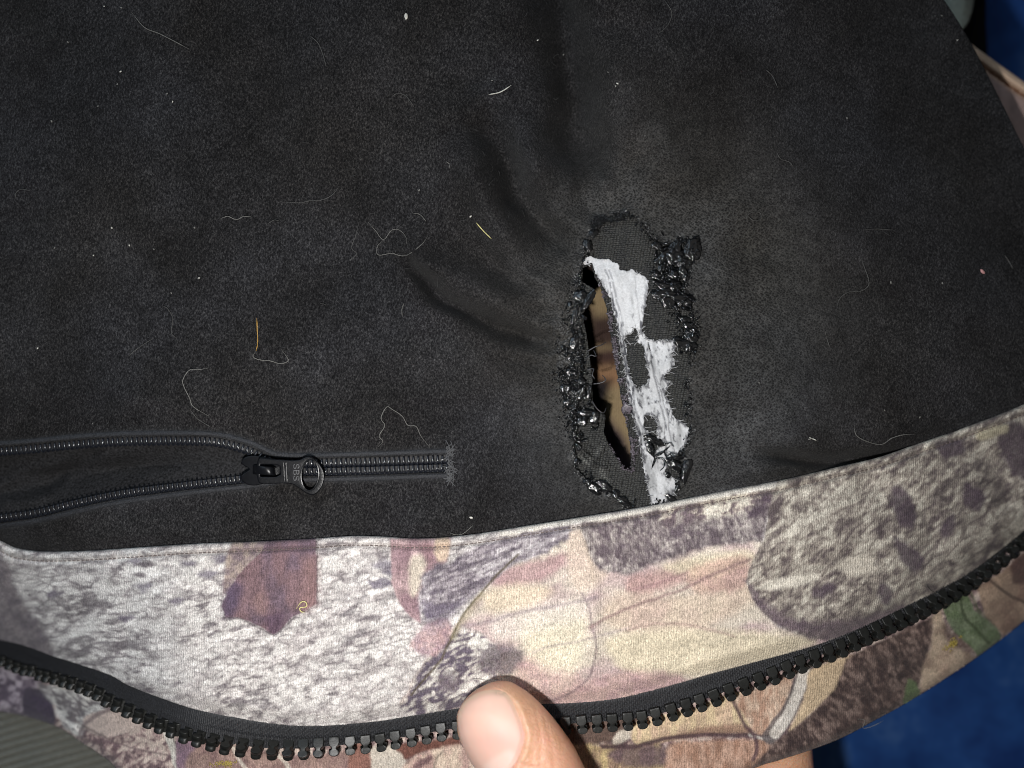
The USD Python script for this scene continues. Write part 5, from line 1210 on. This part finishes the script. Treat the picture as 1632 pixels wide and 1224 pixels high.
# the free edge stands a little clear of the fingertip
zn += 0.3e-3 * sst(1128, 1096, Pn[:, 1])
cn = np.tile(np.array([0.71, 0.45, 0.365]), (len(Pn), 1))
ax = (Pn[:, 1] - 1100) * 0.9 + (Pn[:, 0] - 780) * 0.42
pinker = np.exp(-(np.hypot((Pn[:, 0] - 800) / 34, (Pn[:, 1] - 1178) / 24)) ** 2)[:, None]
cn = cn * (1 - 0.4 * pinker) + 0.4 * pinker * np.array([0.68, 0.33, 0.30])
lun = (sst(6, -6, sdist(Pn, spline([(772, 1222), (790, 1206), (812, 1196), (822, 1206), (815, 1225), (800, 1236), (780, 1238)], 5, True))))[:, None]
cn = cn * (1 - 0.75 * lun) + 0.75 * lun * np.array([0.76, 0.54, 0.47])
free = (sst(9, 1, dnn) * sst(1165, 1125, Pn[:, 1]))[:, None]
cn = cn * (1 - 0.6 * free) + 0.6 * free * np.array([0.72, 0.53, 0.36])
dirt = (np.exp(-(np.hypot((Pn[:, 0] - 797) / 9, (Pn[:, 1] - 1104) / 3.5)) ** 2) * (nz(Pn, 4, seed=302, oct=2) > 0.42))[:, None]
cn = cn * (1 - 0.5 * dirt) + 0.5 * dirt * np.array([0.30, 0.24, 0.17])
mesh, c2 = skirted(Pn, Fn, zn, 0.35e-3, cn)
obj('fingernail', mesh, nail_mat, person, col=c2)

# ------------------------------------------------------------------ cloths and dark strip underneath
xx, yy = np.meshgrid(np.linspace(-0.30, 0.34, 160), np.linspace(-0.30, 0.30, 150))
G = np.stack([xx.ravel() * 4000, yy.ravel() * 4000], 1)
zz_ = -0.078 + (nz(G, 330, seed=401, oct=3) - 0.5) * 0.030 + (nz(G, 120, 260, seed=402, oct=2, ang=0.6) - 0.5) * 0.010
V = np.column_stack([xx.ravel(), yy.ravel(), zz_])
i, j = np.meshgrid(np.arange(149), np.arange(159), indexing='ij'); a = (i * 160 + j).ravel()
blue = obj('blue_surface', (V, np.vstack([np.stack([a, a + 1, a + 161], 1), np.stack([a, a + 161, a + 160], 1)])), blue_mat)
tag(blue, 'soft dark blue surface underneath the jacket', None, None, 'structure')

gc = spline([(-600, 900), (-300, 1030), (-140, 1080), (-40, 1118), (0, 1126), (60, 1140), (110, 1158), (150, 1185), (200, 1225), (260, 1320)], 5)
Pg, Fg = sheet(np.vstack([gc, [(260, 1420), (-600, 1420)]]) , (), 1.9)
ca, sa = math.cos(-0.28), math.sin(-0.28)
v_ = Pg[:, 0] * sa * -1 + Pg[:, 1] * ca
v_ = Pg[:, 1] * ca - Pg[:, 0] * sa
zg = -0.047 + 2.0e-3 * np.abs(np.sin(v_ * math.pi / 12.0)) ** 0.7 + (nz(Pg, 90, seed=411, oct=2) - 0.5) * 4e-3 - 6e-3 * np.clip((Pg[:, 0] - 60) / 200, 0, 1) ** 2
mesh, _ = skirted(Pg, Fg, zg, 3e-3)
tag(obj('ribbed_cloth', mesh, ribbed_mat), 'grey-olive ribbed cloth under the jacket hem, bottom left corner', 'cloth')

Pq, Fq = sheet(spline([(1420, -160), (1470, -40), (1500, 20), (1520, 48), (1538, 44), (1549, 20), (1556, -20), (1580, -160)], 6, True), (), 3)
zq = -0.040 + 6e-3 * np.sin((Pq[:, 0] - 1480) / 90 * math.pi) + (nz(Pq, 30, seed=421, oct=2) - 0.5) * 3e-3
mesh, _ = skirted(Pq, Fq, zq, 4e-3)
tag(obj('folded_cloth', mesh, greygreen_mat), 'grey-green cloth fold peeping past the lining, top right', 'cloth')
Pq, Fq = sheet([(1380, -180), (1572, -180), (1571, 40), (1574, 90), (1590, 140), (1500, 260), (1380, 200)], (), 4)  # near-black sheet filling the strip between fold and blue surface
zq = -0.056 + 3e-3 * np.cos((Pq[:, 0] - 1540) / 40) + (nz(Pq, 50, seed=422) - 0.5) * 3e-3
mesh, _ = skirted(Pq, Fq, zq, 5e-3)
tag(obj('dark_strip', mesh, dark_mat), 'near-black strip between the grey-green fold and the blue surface', 'cloth')


# ------------------------------------------------------------------ loose hairs, straws and lint
def strand(name, pts, off, sc, mat, label, cat, w=0.55,  lift=0.5, base=None, group=None):
    L = spline(np.array(pts, float) / sc + np.array(off), 6)
    t = np.linspace(0, 1, len(L))
    z = (on_lining(L) if base is None else base(L))
    z = np.convolve(np.pad(z, 3, 'edge'), np.ones(7) / 7, 'valid') + (lift * (0.5 + 0.5 * np.sin(t * 9 + len(L)))) * 1e-3 + 0.15e-3
    tag(obj(name, tube(W(L[:, 0], L[:, 1], z), 0.92 * w * S * np.clip(np.sin(np.pi * np.clip(t, 0.03, 0.97)) * 2.5, 0.35, 1), 5), mat), label, cat, group)


A_, B_, C_, D_, E_, F_, G_ = (0, 0), (544, 0), (1088, 0), (0, 300), (500, 300), (1088, 340), (300, 640)
HAIRS = [
    ([(630, 60), (690, 130), (760, 160), (820, 190), (905, 235)], A_, 3, hair_grey, 'wavy pale hair slanting down across the lining near its top left', 0.6),
    ([(1480, 170), (1520, 205), (1545, 265), (1560, 320)], A_, 3, hair_dim, 'short bent grey hair at the top of the lining, right of the wavy pale hair', 0.6),
    ([(1055, 1045), (1090, 1035), (1130, 1050), (1165, 1035), (1205, 1038)], A_, 3, hair_grey, 'small wavy hair lying flat, upper left half of the lining', 0.55),
    ([(1280, 1070), (1310, 1052), (1335, 1056)], A_, 3, hair_dim, 'tiny arched hair just right of the small wavy hair', 0.5),
    ([(1620, 890), (1590, 930), (1540, 955), (1480, 960), (1430, 970), (1340, 965)], A_, 3, hair_dim, 'faint long hair ending in an upturned curve above the small wavy hair', 0.45),
    ([(75, 950), (75, 925), (100, 905), (145, 912)], A_, 3, hair_dim, 'hooked grey hair close to the left side of the lining', 0.6),
    ([(705, 452), (760, 440), (812, 408)], B_, 3, hair_white, 'thick white bristle lying left of the deep upper fold', 0.95),
    ([(645, 1065), (680, 1105), (718, 1142)], B_, 3, straw, 'straight yellow straw bit between the folds left of the hole', 0.85),
    ([(242, 460), (270, 447), (310, 460), (350, 515)], B_, 3, hair_dim, 'thin arched hair at the upper middle of the lining', 0.5),
    ([(1545, 0), (1580, 60), (1560, 120), (1515, 162)], B_, 3, hair_dim, 'crooked hair hanging from the top, right of the deep fold', 0.5),
    ([(500, 772), (517, 785), (517, 805)], B_, 3, hair_grey, 'tiny hooked white hair above the middle of the lining', 0.6),
    ([(345, 1022), (375, 1025), (405, 1057)], B_, 3, hair_grey, 'short curved hair left of the yellow straw bit', 0.5),
    ([(265, 165), (300, 205), (340, 250), (380, 205), (420, 205), (450, 240), (455, 270)], E_, 3.06, hair_grey, 'upper strand of the looping hair tangle left of the straw bit', 0.42),
    ([(340, 252), (310, 285), (315, 325), (380, 318), (430, 330), (470, 318), (530, 270), (555, 235)], E_, 3.06, hair_grey, 'lower strand of the looping hair tangle left of the straw bit', 0.42),
    ([(220, 170), (205, 230), (185, 290), (210, 320), (175, 350), (190, 345)], E_, 3.06, hair_dim, 'crinkled thread left of the looping hair tangle', 0.45),
    ([(440, 560), (430, 590), (432, 625)], E_, 3.06, hair_grey, 'short upright hair below the looping hair tangle', 0.45),
    ([(1222, 780), (1210, 805), (1240, 820), (1290, 825), (1340, 838), (1378, 822), (1348, 775)], D_, 3, hair_grey, 'angular pale hair bending below the golden hair', 0.55),
    ([(998, 858), (950, 868), (905, 870), (875, 915), (880, 950), (905, 1000), (925, 1045), (1000, 1090)], D_, 3, hair_grey, 'hook-shaped pale hair above the open pocket zipper', 0.6),
    ([(770, 560), (800, 575), (825, 620), (820, 690), (840, 715)], D_, 3, hair_dim, 'faint long hair left of the golden hair', 0.45),
    ([(1530, 550), (1545, 552), (1560, 560)], D_, 3, hair_dim, 'tiny hair right of and above the golden hair', 0.5),
    ([(610, 805), (660, 765), (730, 718)], D_, 3, hair_dim, 'slanting grey hair left of the hook-shaped pale hair', 0.5),
    ([(850, 205), (870, 260), (890, 320), (885, 350), (850, 372), (790, 378), (750, 410), (735, 470)], F_, 3, hair_dim, 'long crooked hair on the lining right of the hole', 0.5),
    ([(820, 1010), (830, 1060), (880, 1090), (950, 1105), (1000, 1075), (1060, 1058), (1110, 1058)], F_, 3, hair_grey, 'long curved hair beside the facing seam, lower right', 0.48),
    ([(605, 1072), (622, 1078), (640, 1086)], F_, 3, hair_white, 'short thick white bristle right of the hole near the seam', 0.9),
    ([(680, 560), (690, 600), (705, 645)], F_, 3, hair_dim, 'short straight hair below the long crooked hair', 0.5),
    ([(1540, 200), (1560, 230), (1580, 265)], F_, 3, hair_dim, 'short fuzzy hair near the right side of the lining', 0.7),
    ([(400, 335), (430, 365), (455, 420)], C_, 3, hair_dim, 'bent hair on the upper right part of the lining', 0.6),
    ([(310, 1030), (340, 1055), (375, 1045), (365, 1015), (320, 1020), (305, 1045)], C_, 3, hair_dim, 'small looped hair above the hole, to its right', 0.4),
    ([(860, 1100), (930, 1095), (1010, 1100)], C_, 3, hair_dim, 'straight faint hair level with the top of the hole', 0.5),
    ([(450, 730), (470, 760), (510, 775), (530, 800)], C_, 3, hair_dim, 'fluffy curled hair on the lining above the small looped hair', 0.5),
    ([(1030, 245), (1055, 215), (1035, 185), (1065, 130), (1045, 90), (1075, 30), (1110, 45), (1160, 80), (1190, 128), (1235, 135), (1260, 185), (1310, 250)], G_, 3.4, hair_grey, 'long crinkled hair standing over the closed end of the pocket zipper', 0.5),
    ([(1420, 715), (1480, 720), (1545, 670)], G_, 3.4, hair_grey, 'thin curved hair just above the facing seam', 0.42),
    ([(0, 0), (30, 40), (60, 60), (110, 90)], (305, 655), 3.4, hair_dim, 'short hair above the pocket slider', 0.5),
]
for pts, off, sc, mat, lab, w in HAIRS:
    strand('stray_hair', pts, off, sc, mat, lab, 'hair', w)
strand('golden_hair', [(1228, 620), (1230, 680), (1232, 740), (1224, 778)], D_, 3, hair_gold, 'stiff golden-orange hair standing upright in the middle left of the lining', 'hair', 0.8)
strand('straw_curl', [(395, 645), (430, 600), (460, 600), (465, 630), (420, 640), (430, 665), (455, 668)], (380, 820), 4.295, straw, 'curled yellow straw bit on the purple printed leaf', 'straw', 1.0, 0.4, base=facing_z)
strand('stray_hair', [(530, 178), (600, 176), (690, 182), (740, 184)], (620, 1040), 4.08, hair_white, 'fine white hair touching the tip of the thumb', 'hair', 0.4, 1.2, base=facing_z)
strand('stray_hair', [(690, 0), (730, 60), (800, 95), (850, 95), (880, 70)], (1360, 930), 6, hair_grey, 'small curved hair on the right end of the printed facing', 'hair', 0.45, 0.5, base=facing_z)
strand('stray_hair', [(560, 960), (600, 970), (590, 1010), (640, 1000), (700, 970)], (1200, 860), 3.363, hair_grey, 'tangled pale hair at the hem edge over the blue surface', 'hair', 0.4, 0.6, base=hem_z)


def tuft(name, cx, cy, rx, ry, ang, n, mat, base, label, seed):
    r = np.random.default_rng(seed); parts = []
    for _ in range(n):
        u = r.normal(0, 0.5, 2) * [rx, ry]
        x, y = cx + u[0] * math.cos(ang) - u[1] * math.sin(ang), cy + u[0] * math.sin(ang) + u[1] * math.cos(ang)
        a = r.uniform(0, 6.28); t = np.linspace(-1, 1, 6); l = 2 + 3 * r.random()
        q = np.stack([x + l * t * np.cos(a + t), y + l * t * np.sin(a + t)], 1)
        parts.append(tube(W(q[:, 0], q[:, 1], base(q) + 0.2e-3 + 0.4e-3 * r.random() * (1 - t**2)), 0.5 * S, 4))
    tag(obj(name, join(parts), mat), label, 'fibre tuft')


tuft('fibre_tuft', 1517, 1027, 16, 5, -0.55, 40, gold_fuzz, hem_z, 'golden fibre tuft beside the printed green leaf', 1)
tuft('fibre_tuft', 357, 1217, 20, 4, 0.05, 40, gold_fuzz, hem_z, 'yellow fibre tuft on the hem below the zipper, lower left', 2)


def flake(x, y, r, mat, seed, label, group=None):
    m = trimesh.creation.icosphere(2); v = np.array(m.vertices)
    v = v * (1 + 0.9 * (meshkit.fbm(v * 1.5 + seed, 2, seed) - 0.5))[:, None]
    rr = np.random.default_rng(seed); a = rr.uniform(0, 3.1)
    q = v[:, :2] * [r * 1.3, r * 0.75]; px, py = x + q[:, 0] * math.cos(a) - q[:, 1] * math.sin(a), y + q[:, 0] * math.sin(a) + q[:, 1] * math.cos(a)
    tag(obj('lint_speck', (W(px, py, on_lining([(x, y)])[0] + 0.25e-3 + v[:, 2] * r * 0.5 * S), np.array(m.faces)), mat), label, 'lint', group)


flake(647, 26, 3.6, hair_white, 1, 'largest white lint flake, near the top middle of the lining')
flake(1566, 433, 3.2, pink_speck, 2, 'single pink lint speck near the right side of the lining')
flake(751, 825, 2.2, hair_white, 3, 'white lint speck on the lining just above the facing seam')
SPECKS = [(166, 10), (193, 12), (108, 67), (192, 114), (187, 134), (266, 149), (275, 162), (156, 169), (82, 193), (178, 363), (310, 363), (87, 395), (206, 391), (898, 87), (969, 115), (984, 133), (981, 137), (668, 303), (857, 64), (784, 128), (1501, 25), (1526, 64), (1350, 188), (1502, 451), (317, 443), (273, 467), (245, 397), (149, 407), (1410, 654), (1420, 450), (750, 345), (1290, 700), (1466, 665), (60, 555), (1210, 610)]
MARKS = {'the wavy pale hair at the top left': (255, 50), 'the hooked hair at the left side': (32, 308), 'the small wavy hair': (377, 347), 'the largest white flake': (647, 26), 'the thick white bristle': (797, 143),
         'the deep upper fold': (915, 110), 'the yellow straw bit': (771, 368), 'the looping hair tangle': (630, 390), 'the golden hair': (410, 530), 'the hook-shaped hair': (300, 620), 'the pocket slider': (440, 745),
         'the burn hole': (1010, 570), 'the pink speck': (1566, 433), 'the crooked hair right of the hole': (1370, 450), 'the curved hair by the seam': (1400, 700), 'the grey-green fold': (1530, 20), 'the small looped hair': (1205, 350),
         'the fluffy curled hair': (1255, 255), 'the tiny hooked hair': (715, 262), 'the top hair right of the pale one': (508, 80), 'the faint long hair': (267, 510), 'the short straight hair': (1318, 540), 'the short thick bristle': (1296, 700)}
given = set()
for k, (x, y) in enumerate(SPECKS):
    for name_, (mx, my) in sorted(MARKS.items(), key=lambda m: math.hypot(m[1][0] - x, m[1][1] - y)):
        dx, dy = x - mx, y - my
        side_ = ('right of' if dx > 0 else 'left of') if abs(dx) > abs(dy) else ('below' if dy > 0 else 'above')
        far_ = 'close ' if math.hypot(dx, dy) < 60 else ''
        lab = f'tiny pale lint speck {far_}{side_} {name_}'
        if lab not in given: break
    given.add(lab)
    flake(x, y, 1.0 + 0.6 * ((k * 13) % 7) / 7, hair_grey if k % 3 else hair_white, 10 + k, lab, 'lint specks on the black lining')
